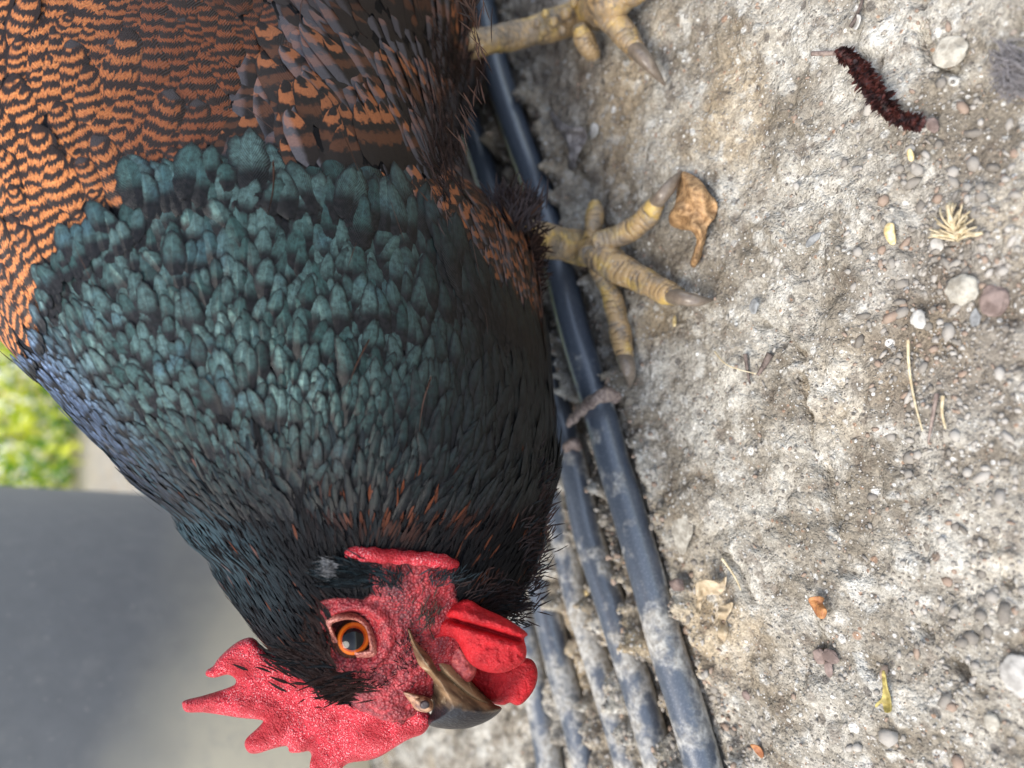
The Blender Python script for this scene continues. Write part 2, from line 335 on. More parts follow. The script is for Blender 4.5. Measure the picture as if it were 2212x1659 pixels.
def m_ground():
    g = G("dirt ground"); P = g.geo()
    nA = g.noise(P, 14, 3, .5); nB = g.noise(P, 38, 4, .6); nC = g.noise(P, 120, 3, .55); nE = g.noise(P, 20, 4, .6); nF = g.noise(P, 260, 3, .55); nG = g.noise(P, 700, 2, .5)
    base = g.mix(g.step(nB, .38, .64), (.21, .18, .138), (.45, .42, .36))
    base = g.mix(g.math('MULTIPLY', g.step(nA, .50, .66), .7), base, (.42, .325, .205))           # ochre stains
    base = g.mix(g.math('MULTIPLY', g.step(nC, .56, .70), .6), base, (.64, .62, .56))             # lime bloom
    base = g.mix(g.math('MULTIPLY', g.step(nC, .44, .32), .6), base, (.13, .10, .075))
    sp = g.n("SeparateXYZ", {0: P}); dx = g.math('SUBTRACT', sp.outputs[0], .13); dy = g.math('SUBTRACT', sp.outputs[1], .32)
    rr = g.math('SQRT', g.math('ADD', g.math('MULTIPLY', dx, dx), g.math('MULTIPLY', g.math('MULTIPLY', dy, dy), 1.8))); rr = g.math('ADD', rr, g.math('MULTIPLY', g.math('SUBTRACT', nB, .5), .12))
    base = g.mix(g.math('MULTIPLY', g.step(rr, .17, .05), .6), base, g.mix(g.step(nC, .35, .65), (.15, .11, .08), (.40, .32, .235)))   # darker brown ground under and behind the feet
    ex_ = g.math('SUBTRACT', sp.outputs[0], .018); ey_ = g.math('SUBTRACT', sp.outputs[1], .098); r3 = g.math('SQRT', g.math('ADD', g.math('MULTIPLY', g.math('MULTIPLY', ex_, ex_), .6), g.math('MULTIPLY', g.math('MULTIPLY', ey_, ey_), 1.5)))
    base = g.mix(g.math('MULTIPLY', g.step(g.math('ADD', r3, g.math('MULTIPLY', g.math('SUBTRACT', nB, .5), .05)), .038, .014), .6), base, (.15, .125, .10))     # loose dark soil between the stones
    h = g.math('ADD', g.math('MULTIPLY', nF, 1.2), g.math('MULTIPLY', nG, .35))
    def grains(sc, amt, stone_lo, rad, hk):
        nonlocal base, h
        v = g.n("TexVoronoi", {'Scale': sc}); g.t.links.new(P, v.inputs['Vector']); q = g.n("SeparateColor", {0: v.outputs['Color']})
        f = g.math('ADD', 1. - amt * .5, g.math('MULTIPLY', q.outputs[0], amt)); fc = g.n("CombineColor", {0: f, 1: f, 2: f}).outputs[0]; base = g.mix(1., base, fc, 'MULTIPLY')
        inside_ = g.step(v.outputs['Distance'], rad, rad - .12)
        on = g.math('MULTIPLY', g.step(q.outputs[1], stone_lo, stone_lo + .01), inside_)
        st = g.mix(q.outputs[2], (.34, .32, .28), (.72, .70, .65)); st = g.mix(g.step(q.outputs[0], .6, .62), st, (.13, .115, .10)); st = g.mix(g.step(q.outputs[0], .9, .91), st, (.33, .21, .14))
        base = g.mix(g.math('MULTIPLY', on, .85), base, st)
        h = g.math('ADD', h, g.math('MULTIPLY', g.math('MULTIPLY', g.math('SUBTRACT', 1., v.outputs['Distance']), q.outputs[1]), hk))
    grains(230., .12, .86, .38, .5); grains(620., .30, .80, .42, .45); grains(1500., .45, .84, .45, .25)
    g.bump(h, 1., .0017)
    return g.out(col=base, rough=.92, spec=.15)
def m_tube():
    g = G("black poly tube"); uvv, u, v = g.uv(); P = g.geo(); a = g.attr(); n1 = g.noise(P, 70, 4, .6); n2 = g.noise(P, 480, 4, .65); n3 = g.noise(P, 1500, 3)
    d = g.math('ADD', g.math('MULTIPLY', n1, .92), g.math('MULTIPLY', n2, .18)); d = g.math('ADD', d, g.math('SUBTRACT', g.math('MULTIPLY', a[0], .5), .28))
    dust = g.step(d, .47, .66)  # beige film of dust on the tube
    dc = g.mix(g.step(n2, .35, .65), (.27, .24, .19), (.52, .50, .45)); base = g.mix(g.step(n3, .5, .75), (.066, .080, .102), (.14, .158, .19))
    g.bump(g.math('MULTIPLY', n2, dust), .5, .0008)
    return g.out(col=g.mix(g.math('MULTIPLY', dust, .85), base, dc), rough=g.math('ADD', .30, g.math('MULTIPLY', dust, .55)), spec=.9)
def m_pot():
    g = G("dusty black plastic"); P = g.geo(); n1 = g.noise(P, 12, 3); n2 = g.noise(P, 90, 4, .6); n3 = g.noise(P, 260, 2)
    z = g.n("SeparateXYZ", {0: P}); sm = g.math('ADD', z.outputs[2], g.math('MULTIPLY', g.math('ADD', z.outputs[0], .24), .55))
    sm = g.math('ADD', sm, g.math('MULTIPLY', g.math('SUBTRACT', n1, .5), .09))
    dust = g.step(sm, .195, .09)  # tan tone, stronger low down and towards negative X
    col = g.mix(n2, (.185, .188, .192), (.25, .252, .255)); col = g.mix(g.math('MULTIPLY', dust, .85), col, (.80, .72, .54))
    col = g.mix(g.math('MULTIPLY', g.step(n3, .66, .74), .4), col, (.42, .40, .36)); col = g.mix(g.math('MULTIPLY', g.step(g.noise(P, 40, 4, .7), .5, .75), .35), col, (.34, .33, .31))
    return g.out(col=col, rough=.6, spec=.35)
def flat(name, c1, c2, sc=300, rough=.7, bump=.4, dist=.0006, metal=0., tr=None):
    g = G(name); P = g.geo(); n = g.noise(P, sc, 4, .6); g.bump(n, bump, dist)
    return g.out(col=g.mix(g.step(n, .35, .65), c1, c2), rough=rough)
def m_leafgreen():
    g = G("sunlit leaf"); a = g.attr(); col = g.mix(a[0], (.48, .60, .02), (.92, .92, .10)); col = g.mix(g.step(a[1], .8, .82), col, (.78, .70, .30)); col = g.mix(g.step(a[2], .9, .95), col, (.07, .24, .02))  # leaf colours brightened to stand in for strong sun
    g.b.inputs['Transmission Weight'].default_value = 0
    t = g.n("BsdfTranslucent", {0: col}); mx = g.n("MixShader", {0: .45}); g.t.links.new(g.b.outputs[0], mx.inputs[1]); g.t.links.new(t.outputs[0], mx.inputs[2])
    g.t.links.new(mx.outputs[0], g.t.nodes["Material Output"].inputs[0]); return g.out(col=col, rough=.2, spec=.7)
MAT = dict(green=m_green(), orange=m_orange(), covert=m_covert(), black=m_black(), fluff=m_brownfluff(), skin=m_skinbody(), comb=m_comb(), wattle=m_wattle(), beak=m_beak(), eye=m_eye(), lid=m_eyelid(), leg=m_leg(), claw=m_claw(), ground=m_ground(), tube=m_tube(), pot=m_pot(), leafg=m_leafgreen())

# ================================================================== GROUND
TUBES = {
 'A': [(1000, -260), (1022, -120), (1040, 0), (1055, 80), (1080, 178), (1120, 298), (1163, 417), (1213, 600), (1237, 700), (1270, 810), (1298, 900), (1325, 1000), (1356, 1100), (1385, 1200), (1413, 1300), (1441, 1400), (1480, 1520), (1520, 1659), (1553, 1790), (1570, 1950)],
 'B': [(905, -100), (935, 60), (975, 180), (1022, 300), (1060, 420), (1110, 580), (1160, 740), (1205, 900), (1239, 1025), (1264, 1145), (1296, 1246), (1330, 1352), (1363, 1453), (1408, 1604), (1428, 1675), (1470, 1820), (1500, 1950)],
 'C': [(1100, 700), (1150, 900), (1180, 1040), (1205, 1166), (1229, 1277), (1258, 1370), (1284, 1453), (1320, 1570), (1348, 1670), (1390, 1820), (1420, 1950)],
 'D': [(1020, 700), (1075, 900), (1120, 1080), (1160, 1240), (1189, 1367), (1214, 1468), (1240, 1554), (1266, 1660), (1300, 1800), (1330, 1950)],
 'E': [(950, 700), (1020, 950), (1075, 1130), (1120, 1300), (1143, 1410), (1160, 1510), (1176, 1600), (1190, 1680), (1220, 1820), (1245, 1950)],
}
TR = 0.0065
tube_paths = {k: catmull(gnd(np.array([p[0] for p in v]), np.array([p[1] for p in v]), .0045), 14) for k, v in TUBES.items()}
def seg_dist(X, Y, path):
    best = np.full(X.shape, 1e9); side = np.zeros(X.shape)
    st_ = 4 if len(path) > 80 else 1
    for i in range(0, len(path) - st_, st_):
        a = path[i, :2]; e = path[min(i + st_, len(path) - 1), :2] - a; L = e @ e
        t = np.clip(((X - a[0]) * e[0] + (Y - a[1]) * e[1]) / L, 0, 1)
        dx, dy = X - a[0] - t * e[0], Y - a[1] - t * e[1]; d = np.hypot(dx, dy); m = d < best
        best = np.where(m, d, best); side = np.where(m, np.sign(e[0] * dy - e[1] * dx), side)
    return best, side
CRACKS = [[(1735, 820), (1755, 880), (1762, 966), (1783, 1016), (1803, 1102), (1808, 1152), (1813, 1223), (1843, 1243)], [(1990, 1350), (2035, 1409), (2085, 1450), (2120, 1490)], [(1768, 1330), (1778, 1370), (1788, 1420)], [(1560, 1180), (1600, 1215), (1640, 1300)], [(1990, 60), (2010, 120), (2090, 170)], [(2150, 1180), (2170, 1250), (2200, 1290)], [(1650, 700), (1700, 720), (1740, 770)]]
def ground_z(X, Y, detail=True):
    P = np.stack([X, Y, X * 0], -1)
    z = fbm(P, 9, 2, 3) * .0016 + .0014 * sstep(-.05, .05, fbm(P, 34, 4, 61, .6)) + .0009 * sstep(.15, .25, fbm(P, 90, 3, 62, .6)) + fbm(P, 55, 3, 9) * .0015
    if detail: z = z + (1 - np.abs(fbm(P, 95, 3, 51, .6))) * .0007 - .0005
    if detail: z = z + fbm(P, 300, 3, 21, .6) * .00042 + np.maximum(0, vnoise(P, 170, 77) - .45) * .0022 - np.maximum(0, vnoise(P, 190, 78) - .55) * .003
    near = (np.abs(X) < .8) & (Y < 1.0)
    if np.any(near):
        Xn, Yn = X[near], Y[near]; zn = z[near]; Pn = P[near]
        lump = fbm(Pn, 75, 4, 41, .6)
        for k, p in tube_paths.items():
            d, s = seg_dist(Xn, Yn, p)
            d = d + lump * .0011
            g = np.exp(-(d / .0095) ** 2); zn = zn * (1 - .5 * g) - .0042 * g
            bk = np.exp(-((d - .0125) / .005) ** 2) * np.maximum(.0026 + .0048 * lump + (.0025 * vnoise(Pn, 260, 63) if detail else 0), -.003); zn = zn + bk
        if detail:
            for cp in CRACKS:
                cw = gnd(np.array([q_[0] for q_ in cp], float), np.array([q_[1] for q_ in cp], float)); cw = catmull(cw, 6); d, s = seg_dist(Xn, Yn, cw)
                zn = zn - .0045 * np.exp(-(np.abs(d + fbm(Pn, 160, 2, 88) * .0012) / .00115) ** 2)
        cr = np.abs(vnoise(Pn, 22, 301)) + .25 * np.abs(vnoise(Pn, 90, 303)); zn = zn - .0012 * np.exp(-(cr / .025) ** 2) * (vnoise(Pn, 7, 305) > -.1)
        z[near] = zn
    return z
def axis(fine0, fine1, st, far0, far1):
    a = list(np.arange(fine0, fine1, st)); x, s = fine0, st; lo = []
    while x > far0: s *= 1.16; x -= s; lo.append(x)
    x, s = fine1, st; hi = [fine1]
    while x < far1: s *= 1.16; x += s; hi.append(x)
    return np.array(lo[::-1] + a + hi)
gx, gy = axis(-.36, .33, .00105, -30, 30), axis(.05, .52, .00105, -6, 60)
X, Y = np.meshgrid(gx, gy, indexing='ij'); Z = ground_z(X, Y)
nx, ny = X.shape; i, j = np.meshgrid(np.arange(nx - 1), np.arange(ny - 1), indexing='ij'); b = (i * ny + j).ravel()
Fg = np.stack([b, b + ny, b + ny + 1, b + 1], 1)
ground = mesh('ground', np.stack([X, Y, Z], -1).reshape(-1, 3), Fg, MAT['ground']); tag(ground, kind='structure', label='pale cracked dirt and crushed stone ground', cat='ground')
def gz(x, y): return float(ground_z(np.array([x]), np.array([y]), False)[0]) + .0006
def gpt(x, y, lift=0.):
    p = gnd(np.array([float(x)]), np.array([float(y)]))[0]; p[2] = gz(p[0], p[1]) + lift; return p

# gravel: countless little stones lying on the dirt
def stone_proto(seed, sub=1, amt=.42):   # irregular chip
    import bmesh
    bm = bmesh.new(); bmesh.ops.create_icosphere(bm, subdivisions=sub, radius=1); V = np.array([v.co[:] for v in bm.verts]); Fs = np.array([[v.index for v in f.verts] for f in bm.faces]); bm.free()
    V = V * (1 + amt * fbm(V + seed * 7.3, .9, 3, seed)[:, None]); r = np.random.default_rng(seed)
    return V * r.uniform(.6, 1.25, 3) * [1, 1, .6], Fs
protos = [stone_proto(k) for k in range(10)]
Vs, Fs_, Cs, off = [], [], [], 0
m_grav = G("loose gravel"); ga = m_grav.attr(); gn = m_grav.noise(m_grav.geo(), 700, 3)
gc = m_grav.mix(ga[0], (.10, .085, .07), (.42, .39, .35)); gc = m_grav.mix(m_grav.step(ga[1], .78, .8), gc, (.26, .17, .12)); gc = m_grav.mix(m_grav.math('MULTIPLY', gn, .5), gc, (.4, .35, .28)); m_grav.bump(gn, .5, .0005)
MAT['gravel'] = m_grav.out(col=gc, rough=.85)
cnt = 0
while cnt < 5000:
    px, py = random.uniform(1180, 2330), random.uniform(-120, 1780)
    dens = .13 + .85 * max(0, 1 - math.hypot((px - 2060) / 230, (py - 640) / 480)) + .2 * (px > 1950)
    if px < 1400: dens = .5
    if random.random() > dens: continue
    p = gnd(np.array([px]), np.array([py]))[0]
    sz = .0003 + .0007 * random.random() ** 2 + ((.0016 if px > 1850 else .0006) * random.random() if random.random() < .10 else 0)
    V, Fq = protos[cnt % 10]; a = random.uniform(0, 6.28); c_, s_ = math.cos(a), math.sin(a); V = V * [random.uniform(.5, 1.5), random.uniform(.5, 1.2), random.uniform(.5, 1.1)]
    W = np.stack([V[:, 0] * c_ - V[:, 1] * s_, V[:, 0] * s_ + V[:, 1] * c_, V[:, 2]], 1) * sz + [p[0], p[1], 0]
    Vs.append(W); Fs_.append(Fq + off); off += len(V); Cs.append(np.tile([random.random(), random.random(), 0], (len(V), 1))); cnt += 1
for k_ in range(2600):      # crumbs broken off the banks along the tubes
    pth = tube_paths['ABCDE'[min(int(abs(RNG.normal()) * 1.6), 4)]]; q_ = pth[RNG.integers(20, len(pth) - 5)]; V, Fq = protos[k_ % 10]; sz = .0005 + .0012 * RNG.random() ** 2
    p = q_ + [RNG.normal() * .012, RNG.normal() * .004 - .011 * np.sign(RNG.random() - .4), 0]; V = V * RNG.uniform(.6, 1.3, 3)
    Vs.append(V * sz + [p[0], p[1], 0]); Fs_.append(Fq + off); off += len(V); Cs.append(np.tile([RNG.random() * .8, RNG.random(), 0], (len(V), 1)))
cen = np.array([v.mean(0) for v in Vs]); zz = ground_z(cen[:, 0].copy(), cen[:, 1].copy())
for v, z_ in zip(Vs, zz): v[:, 2] += z_ + .0003
gravel = mesh('gravel', np.vstack(Vs), np.vstack(Fs_), MAT['gravel'], col=np.vstack(Cs), smooth=False); tag(gravel, 'fine loose gravel and grit scattered over the dirt', 'gravel', kind='stuff')

# ================================================================== DRIP TUBES
names = {'A': 'dusty black irrigation tube nearest the camera, behind the hen\'s feet', 'B': 'second black irrigation tube counted from the hen\'s feet',
         'C': 'thin half buried middle irrigation tube under caked dirt', 'D': 'fourth irrigation tube, pale and dusty below the wattles', 'E': 'farthest irrigation tube, beside the blurred strip of ground and the pot'}
for k, p in tube_paths.items():
    p = p.copy(); r = {'A': TR * 1.0, 'B': TR * .93, 'C': TR * .86, 'D': TR * .95, 'E': TR * .92}[k]; p[:, 2] += {'A': .0, 'C': -.003, 'B': -.0008}.get(k, -.0006)
    V, Fq, uv = sweep(p, r, 28)
    dusty = {'A': .17, 'B': .17, 'C': .3, 'D': .2, 'E': .2}[k]
    X0 = V[:, 0]; amt = dusty + sstep(.06, -.17, X0) * .42 - sstep(.0, .06, X0) * .35
    dside = sstep(.0045, -.001, V[:, 2]) * .75 * sstep(.09, -.02, X0)
    o = mesh('irrigation_tube', V, Fq, MAT['tube'], uv=uv, col=np.stack([np.clip(amt + dside, 0, 1)] * 3, 1)); tag(o, names[k], 'tube', 'irrigation tubes lying side by side')

# ================================================================== POT
pc = np.array([-.318, .67]); prof = [(0, .0), (.205, .0), (.212, .004), (.218, .05), (.231, .14), (.245, .24), (.272, .42), (.275, .424), (.29, .424), (.292, .43), (.292, .455), (.286, .46), (.272, .46), (.268, .44), (.22, .1), (.2, .03), (0, .03)]
seg = 160; a = np.linspace(0, 2 * math.pi, seg, endpoint=False)
V = np.array([[pc[0] + r * math.cos(t), pc[1] + r * math.sin(t), z] for r, z in prof for t in a])
i, j = np.meshgrid(np.arange(len(prof) - 1), np.arange(seg), indexing='ij'); Fq = np.stack([i * seg + j, i * seg + (j + 1) % seg, (i + 1) * seg + (j + 1) % seg, (i + 1) * seg + j], -1).reshape(-1, 4)
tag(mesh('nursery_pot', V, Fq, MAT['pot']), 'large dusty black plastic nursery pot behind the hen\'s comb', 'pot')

# ================================================================== BUSH BEHIND
bush = empty('bush', (-.1, 4.2, 0)); tag(bush, 'out of focus yellow green sunlit bush behind the hen\'s back', 'bush')
rng = np.random.default_rng(5); n = 15000
c = np.stack([rng.normal(-.2, .95, n), 4.3 + rng.normal(0, .45, n), np.abs(rng.normal(0, .62, n))], 1)
c[:, 2] += .02; cl = fbm(c, 4, 2, 8); c = c[cl > -.25]; n = len(c)
s = rng.uniform(.018, .045, n); q = rng.normal(size=(n, 3)); q /= np.linalg.norm(q, axis=1)[:, None]; r2 = np.cross(q, rng.normal(size=(n, 3))); r2 /= np.linalg.norm(r2, axis=1)[:, None]; nn = np.cross(q, r2)
L = np.stack([c - q * s[:, None], c + r2 * s[:, None] * .4 + nn * s[:, None] * .1, c + q * s[:, None], c - r2 * s[:, None] * .4 + nn * s[:, None] * .1], 1).reshape(-1, 3)
cc = rng.random((n, 3)); dk = fbm(c, 2.2, 2, 9) > .2; cc[dk, 2] = .97
mesh('foliage', L, np.arange(4 * n).reshape(-1, 4), MAT['leafg'], bush, col=np.repeat(cc, 4, 0), smooth=False)
MAT['bark'] = flat("bark", (.09, .06, .04), (.22, .17, .12), 60)
for k in range(7):
    x0 = -.9 + k * .28; P = catmull([(x0 * .5, 4.3, 0), (x0 * .8, 4.3 + .1 * math.sin(k), .3), (x0 * 1.2, 4.25, .8)], 6)
    V, Fq, uv = sweep(P, np.linspace(.018, .006, len(P)), 8); mesh('stem', V, Fq, MAT['bark'], bush, uv=uv)

# ================================================================== HEN
hen = empty('hen', gnd(np.array([1300.]), np.array([300.]))[0]); tag(hen, 'black and copper hen with green breast sheen and red comb, leaning towards the camera', 'hen')
# silhouette measured at photo rows: y, xmin, xmax, depth, half thickness
RG = [(-900, 250, 520, .50, .02), (-820, 120, 640, .48, .05), (-700, 20, 780, .45, .075), (-500, -90, 900, .405, .095), (-250, -170, 985, .365, .105), (0, -215, 1008, .335, .108), (100, -225, 1030, .322, .108), (200, -225, 1030, .312, .107), (300, -215, 992, .303, .105),
      (400, -195, 1025, .295, .102), (480, -165, 1100, .289, .099), (560, -120, 1158, .283, .096), (650, -65, 1170, .276, .091), (735, 8, 1176, .270, .086), (850, 110, 1190, .262, .078), (945, 200, 1196, .256, .070), (1050, 296, 1198, .250, .061),
      (1100, 358, 1184, .247, .055), (1190, 432, 1166, .241, .045), (1250, 470, 1146, .236, .037), (1290, 494, 1126, .232, .032), (1340, 532, 1085, .227, .026), (1380, 562, 1050, .224, .0225), (1430, 606, 1010, .220, .0185), (1480, 665, 960, .217, .014), (1520, 740, 925, .2155, .010), (1550, 810, 890, .215, .005)]
RG = np.array(RG, float); ys = RG[:, 0]
def pick(col, y): return np.interp(y, ys, col)
rows = np.concatenate([np.arange(-900, 300, 16), np.arange(300, 1130, 8), np.arange(1130, 1551, 2.2)])
def smooth_cols(c):
    v = np.interp(rows, ys, c); k = np.hanning(9); k /= k.sum(); step = 12
    vv = np.interp(np.arange(rows[0] - 200, rows[-1] + 1, step), rows, v); vp = np.pad(vv, 4, mode='edge'); return np.interp(rows, np.arange(rows[0] - 200, rows[-1] + 1, step), np.convolve(vp, k, 'valid'))
dep_r, b_r = smooth_cols(RG[:, 3]), smooth_cols(RG[:, 4])
tmin, tmax = np.interp(rows, ys, RG[:, 1]), np.interp(rows, ys, RG[:, 2])
end = rows > 1470; b_r = np.where(end, np.interp(rows, ys, RG[:, 4]), b_r)
xc = (tmin + tmax) / 2; ha = (tmax - tmin) / 2; NA = 300; th = np.linspace(0, 2 * math.pi, NA, endpoint=False)
def build_body(xc, ha):
    C = at(xc, rows, dep_r); A = ha * dep_r / F_PX
    a1 = np.tile(UV_, (len(rows), 1)); a2 = np.tile(FV, (len(rows), 1))
    ct, st = np.cos(th), np.sin(th)
    V = C[:, None] + (A[:, None] * ct)[..., None] * a1[:, None] + (b_r[:, None] * st)[..., None] * a2[:, None]
    return V, C
for it in range(7):
    V, C = build_body(xc, ha); px, py, _ = proj(V.reshape(-1, 3))
    lo = np.zeros(len(rows)); hi = np.zeros(len(rows)); bins = np.round((py + 900) / 10).astype(int)
    mn = np.full(400, np.nan); mx = np.full(400, np.nan)
    for bb in np.unique(bins):
        if 0 <= bb < 400: m = bins == bb; mn[bb] = px[m].min(); mx[bb] = px[m].max()
    ok = ~np.isnan(mn); bx = np.arange(400)[ok] * 10 - 900
    lo = np.interp(rows, bx, mn[ok]); hi = np.interp(rows, bx, mx[ok])
    e0, e1 = tmin - lo, tmax - hi
    e0 = np.clip(e0, -60, 60); e1 = np.clip(e1, -60, 60)
    xc = xc + .35 * (e0 + e1); ha = np.maximum(ha + .3 * (e1 - e0), 4)
    gr_ = np.arange(-900, 1551, 10.); ks = np.hanning(9); ks /= ks.sum()
    def sm_(q): return np.interp(rows, gr_, np.convolve(np.pad(np.interp(gr_, rows, q), 4, mode='reflect', reflect_type='odd'), ks, 'valid'))
    xc, ha = sm_(xc), np.maximum(sm_(ha), 4)
V, C = build_body(xc, ha)
def vnorm(V):
    a = np.roll(V, -1, 1) - np.roll(V, 1, 1); g = np.gradient(V, axis=0); n = np.cross(a, g); n /= np.linalg.norm(n, axis=2)[..., None] + 1e-12
    o = V - C[:, None]; s = np.sign((n * o).sum(2)); return n * s[..., None]
Nn = vnorm(V); px, py, dd = proj(V.reshape(-1, 3)); px = px.reshape(V.shape[:2]); py = py.reshape(V.shape[:2])
# wing bulge, eye socket, cheek folds
wing_poly = np.array([(600, -300), (560, 60), (540, 250), (600, 400), (800, 420), (960, 400), (1010, 250), (1020, -300)], float)
dw, _, _ = nearest(wing_poly, px, py); inw = inside(wing_poly, px, py); disp = np.where(inw, .007 * (1 - np.exp(-(dw / 80) ** 1.6)), 0)
ex, ey = 766., 1374.; re = np.hypot((px - ex) / 1.05, (py - ey) / 1.0)
disp += .0016 * np.exp(-((re - 66) / 14) ** 2) - .0042 * np.exp(-(re / 50) ** 4)
FACE = np.array(crop([(845, 610), (900, 595), (1000, 588), (1080, 596), (1130, 560), (1100, 500), (1040, 455), (985, 390), (1050, 340), (1300, 350), (1560, 390), (1575, 440), (1540, 500), (1560, 600), (1700, 640), (1800, 800), (1700, 1000), (1600, 1080), (1440, 1040), (1440, 1300), (1300, 1300), (1120, 1220), (1000, 1120), (925, 1020), (890, 920), (855, 820), (840, 700)]))
inf = inside(FACE, px, py)
P3 = V
disp += np.where(inf, .00035 * np.sin(re / 3.6 + 2 * vnoise(P3, 300, 4)) * np.exp(-((re - 75) / 30) ** 2) + .0005 * fbm(P3, 260, 3, 13), 0)
V = V + Nn * disp[..., None]; Nn = vnorm(V)
nr = len(rows); i, j = np.meshgrid(np.arange(nr - 1), np.arange(NA), indexing='ij')
FB = np.stack([i * NA + j, (i + 1) * NA + j, (i + 1) * NA + (j + 1) % NA, i * NA + (j + 1) % NA], -1).reshape(-1, 4)
caps = [[c0 + q, c0 + q + 1, c0 + NA - 2 - q, c0 + NA - 1 - q] for c0 in (0, (nr - 1) * NA) for q in range(0, NA // 2 - 1)]
FBc = np.vstack([FB, np.array(caps)])
df, _, _ = nearest(FACE, px, py); skinm = np.where(inf, np.clip(df / 7, 0, 1), 0)
SOFT = lambda cx, cy, r: np.exp(-(((px - cx) ** 2 + (py - cy) ** 2) / r ** 2))
dark = SOFT(850, 1265, 42) + .8 * SOFT(880, 1330, 30) + .8 * SOFT(725, 1430, 40) + .6 * SOFT(905, 1380, 35) + .5 * SOFT(830, 1450, 40)
LID = np.array(crop([(908, 722), (945, 702), (995, 692), (1045, 700), (1088, 735), (1114, 795), (1122, 856), (1088, 872), (1040, 872), (988, 852), (948, 815), (922, 768)])); skinm = np.where(inside(LID, px, py), .12, skinm)
col = np.stack([skinm, np.clip(dark, 0, 1), skinm * 0], -1).reshape(-1, 3)
body = mesh('body', V.reshape(-1, 3), FBc, MAT['skin'], hen, col=col)
bvh = BVHTree.FromPolygons([tuple(v) for v in V.reshape(-1, 3)], [tuple(f) for f in FBc.tolist()])
def hit(x, y):
    r = ray(np.array([float(x)]), np.array([float(y)]))[0]; d = Vector(r).normalized(); h, nrm, idx, dist = bvh.ray_cast(Vector(CAM), d)
    if h is None: return None, None
    if nrm.dot(d) > 0: nrm = -nrm
    return np.array(h), np.array(nrm)

# --- feathers
DC = [(60, 700, -.55, -.83), (100, 830, -.68, -.74), (300, 1050, -.66, -.75), (450, 1250, -.62, -.78), (300, 700, -.25, -.97), (250, 850, -.42, -.9), (600, 600, 0, -1), (900, 600, .06, -1), (600, 900, -.08, -1), (900, 900, .12, -1), (1000, 1020, .5, -.86), (1100, 1120, .66, -.75), (1160, 900, .2, -.98),
      (760, 1080, .05, -1), (860, 1160, .5, -.87), (960, 1150, .62, -.78), (600, 1180, -.35, -.94), (540, 1290, -.5, -.87), (620, 1420, -.72, -.7), (650, 1340, -.45, -.9), (680, 1480, -.85, -.52), (1050, 1260, .62, -.78), (1140, 1240, .85, -.52), (1090, 1320, .93, -.36), (300, 200, 0, -1), (60, 60, .1, -1), (60, 400, -.15, -1), (500, 300, -.05, -1),
      (700, 250, -.42, -.9), (850, 180, -.5, -.87), (960, 120, -.45, -.9), (980, 330, -.38, -.92), (1080, 600, -.35, -.94), (700, 30, -.4, -.9), (1180, 1050, .5, -.86), (300, -300, 0, -1), (800, -300, -.2, -1), (740, 1180, -.15, -1)]
DC = np.array(DC, float)
def dirfield(x, y):
    w_ = 1 / ((x[:, None] - DC[:, 0]) ** 2 + (y[:, None] - DC[:, 1]) ** 2 + 900) ** 1.4; v = (w_[..., None] * DC[:, 2:]).sum(1) / w_.sum(1)[:, None]
    return v / (np.linalg.norm(v, axis=1)[:, None] + 1e-9)
BX = np.array([-300, 60, 96, 112, 156, 288, 311, 364, 496, 562, 640, 692, 748, 824, 924, 950, 1040, 1170, 1400.]); BY = np.array([900, 830, 745, 640, 563, 480, 415, 392, 382, 385, 440, 412, 436, 430, 465, 540, 640, 770, 800.])
def wpx_f(x, y):    # feather width in display pixels
    g = np.interp(y, [300, 430, 600, 800, 1000, 1100, 1200, 1400], [66, 62, 48, 36, 25, 17, 11, 8]); g = g * (1 - .25 * sstep(250, 60, x))
    return g
uvV = V.reshape(-1, 3); uvN = Nn.reshape(-1, 3)
tri = FB[:, [0, 1, 2]]; A3 = uvV[FB]; area = .5 * np.linalg.norm(np.cross(A3[:, 2] - A3[:, 0], A3[:, 3] - A3[:, 1]), axis=1)
def candidates(n, seed):
    r = np.random.default_rng(seed); f = r.choice(len(FB), n, p=area / area.sum()); s_, t_ = r.random(n), r.random(n)
    q = FB[f]; w4 = np.stack([(1 - s_) * (1 - t_), s_ * (1 - t_), s_ * t_, (1 - s_) * t_], 1)
    P = (uvV[q] * w4[..., None]).sum(1); N = (uvN[q] * w4[..., None]).sum(1); N /= np.linalg.norm(N, axis=1)[:, None]; return P, N
def darts(P, r):
    cell = {}; keep = []; cs = .004
    for i_ in range(len(P)):
        p = P[i_]; ri = r[i_]; k = int(ri / cs) + 1; c0 = (int(math.floor(p[0] / cs)), int(math.floor(p[1] / cs)), int(math.floor(p[2] / cs))); ok = True
        for a_ in range(-k, k + 1):
            for b_ in range(-k, k + 1):
                for c_ in range(-k, k + 1):
                    for q in cell.get((c0[0] + a_, c0[1] + b_, c0[2] + c_), ()):
                        d = q - p
                        if d[0] * d[0] + d[1] * d[1] + d[2] * d[2] < ri * ri: ok = False; break
                    if not ok: break
                if not ok: break
            if not ok: break
        if ok: cell.setdefault(c0, []).append(p); keep.append(i_)
    return np.array(keep)
def tangent(P, N, dv, dist):
    # photo direction -> surface direction
    x, y, d = proj(P); D = ray(x + dv[:, 0] * 5, y + dv[:, 1] * 5) - ray(x, y); D = D - (D * N).sum(1)[:, None] * N
    vis = -(N * (P - CAM)).sum(1) / np.linalg.norm(P - CAM, axis=1)
    L = np.linalg.norm(D, axis=1)[:, None] + 1e-9; D = D / L
    back = np.array([1., .3, 0]); Bk = back - (N @ back)[:, None] * N; Bk /= np.linalg.norm(Bk, axis=1)[:, None] + 1e-9
    k = sstep(.02, -.25, vis)[:, None]; D = D * (1 - k) + Bk * k; return D / (np.linalg.norm(D, axis=1)[:, None] + 1e-9)
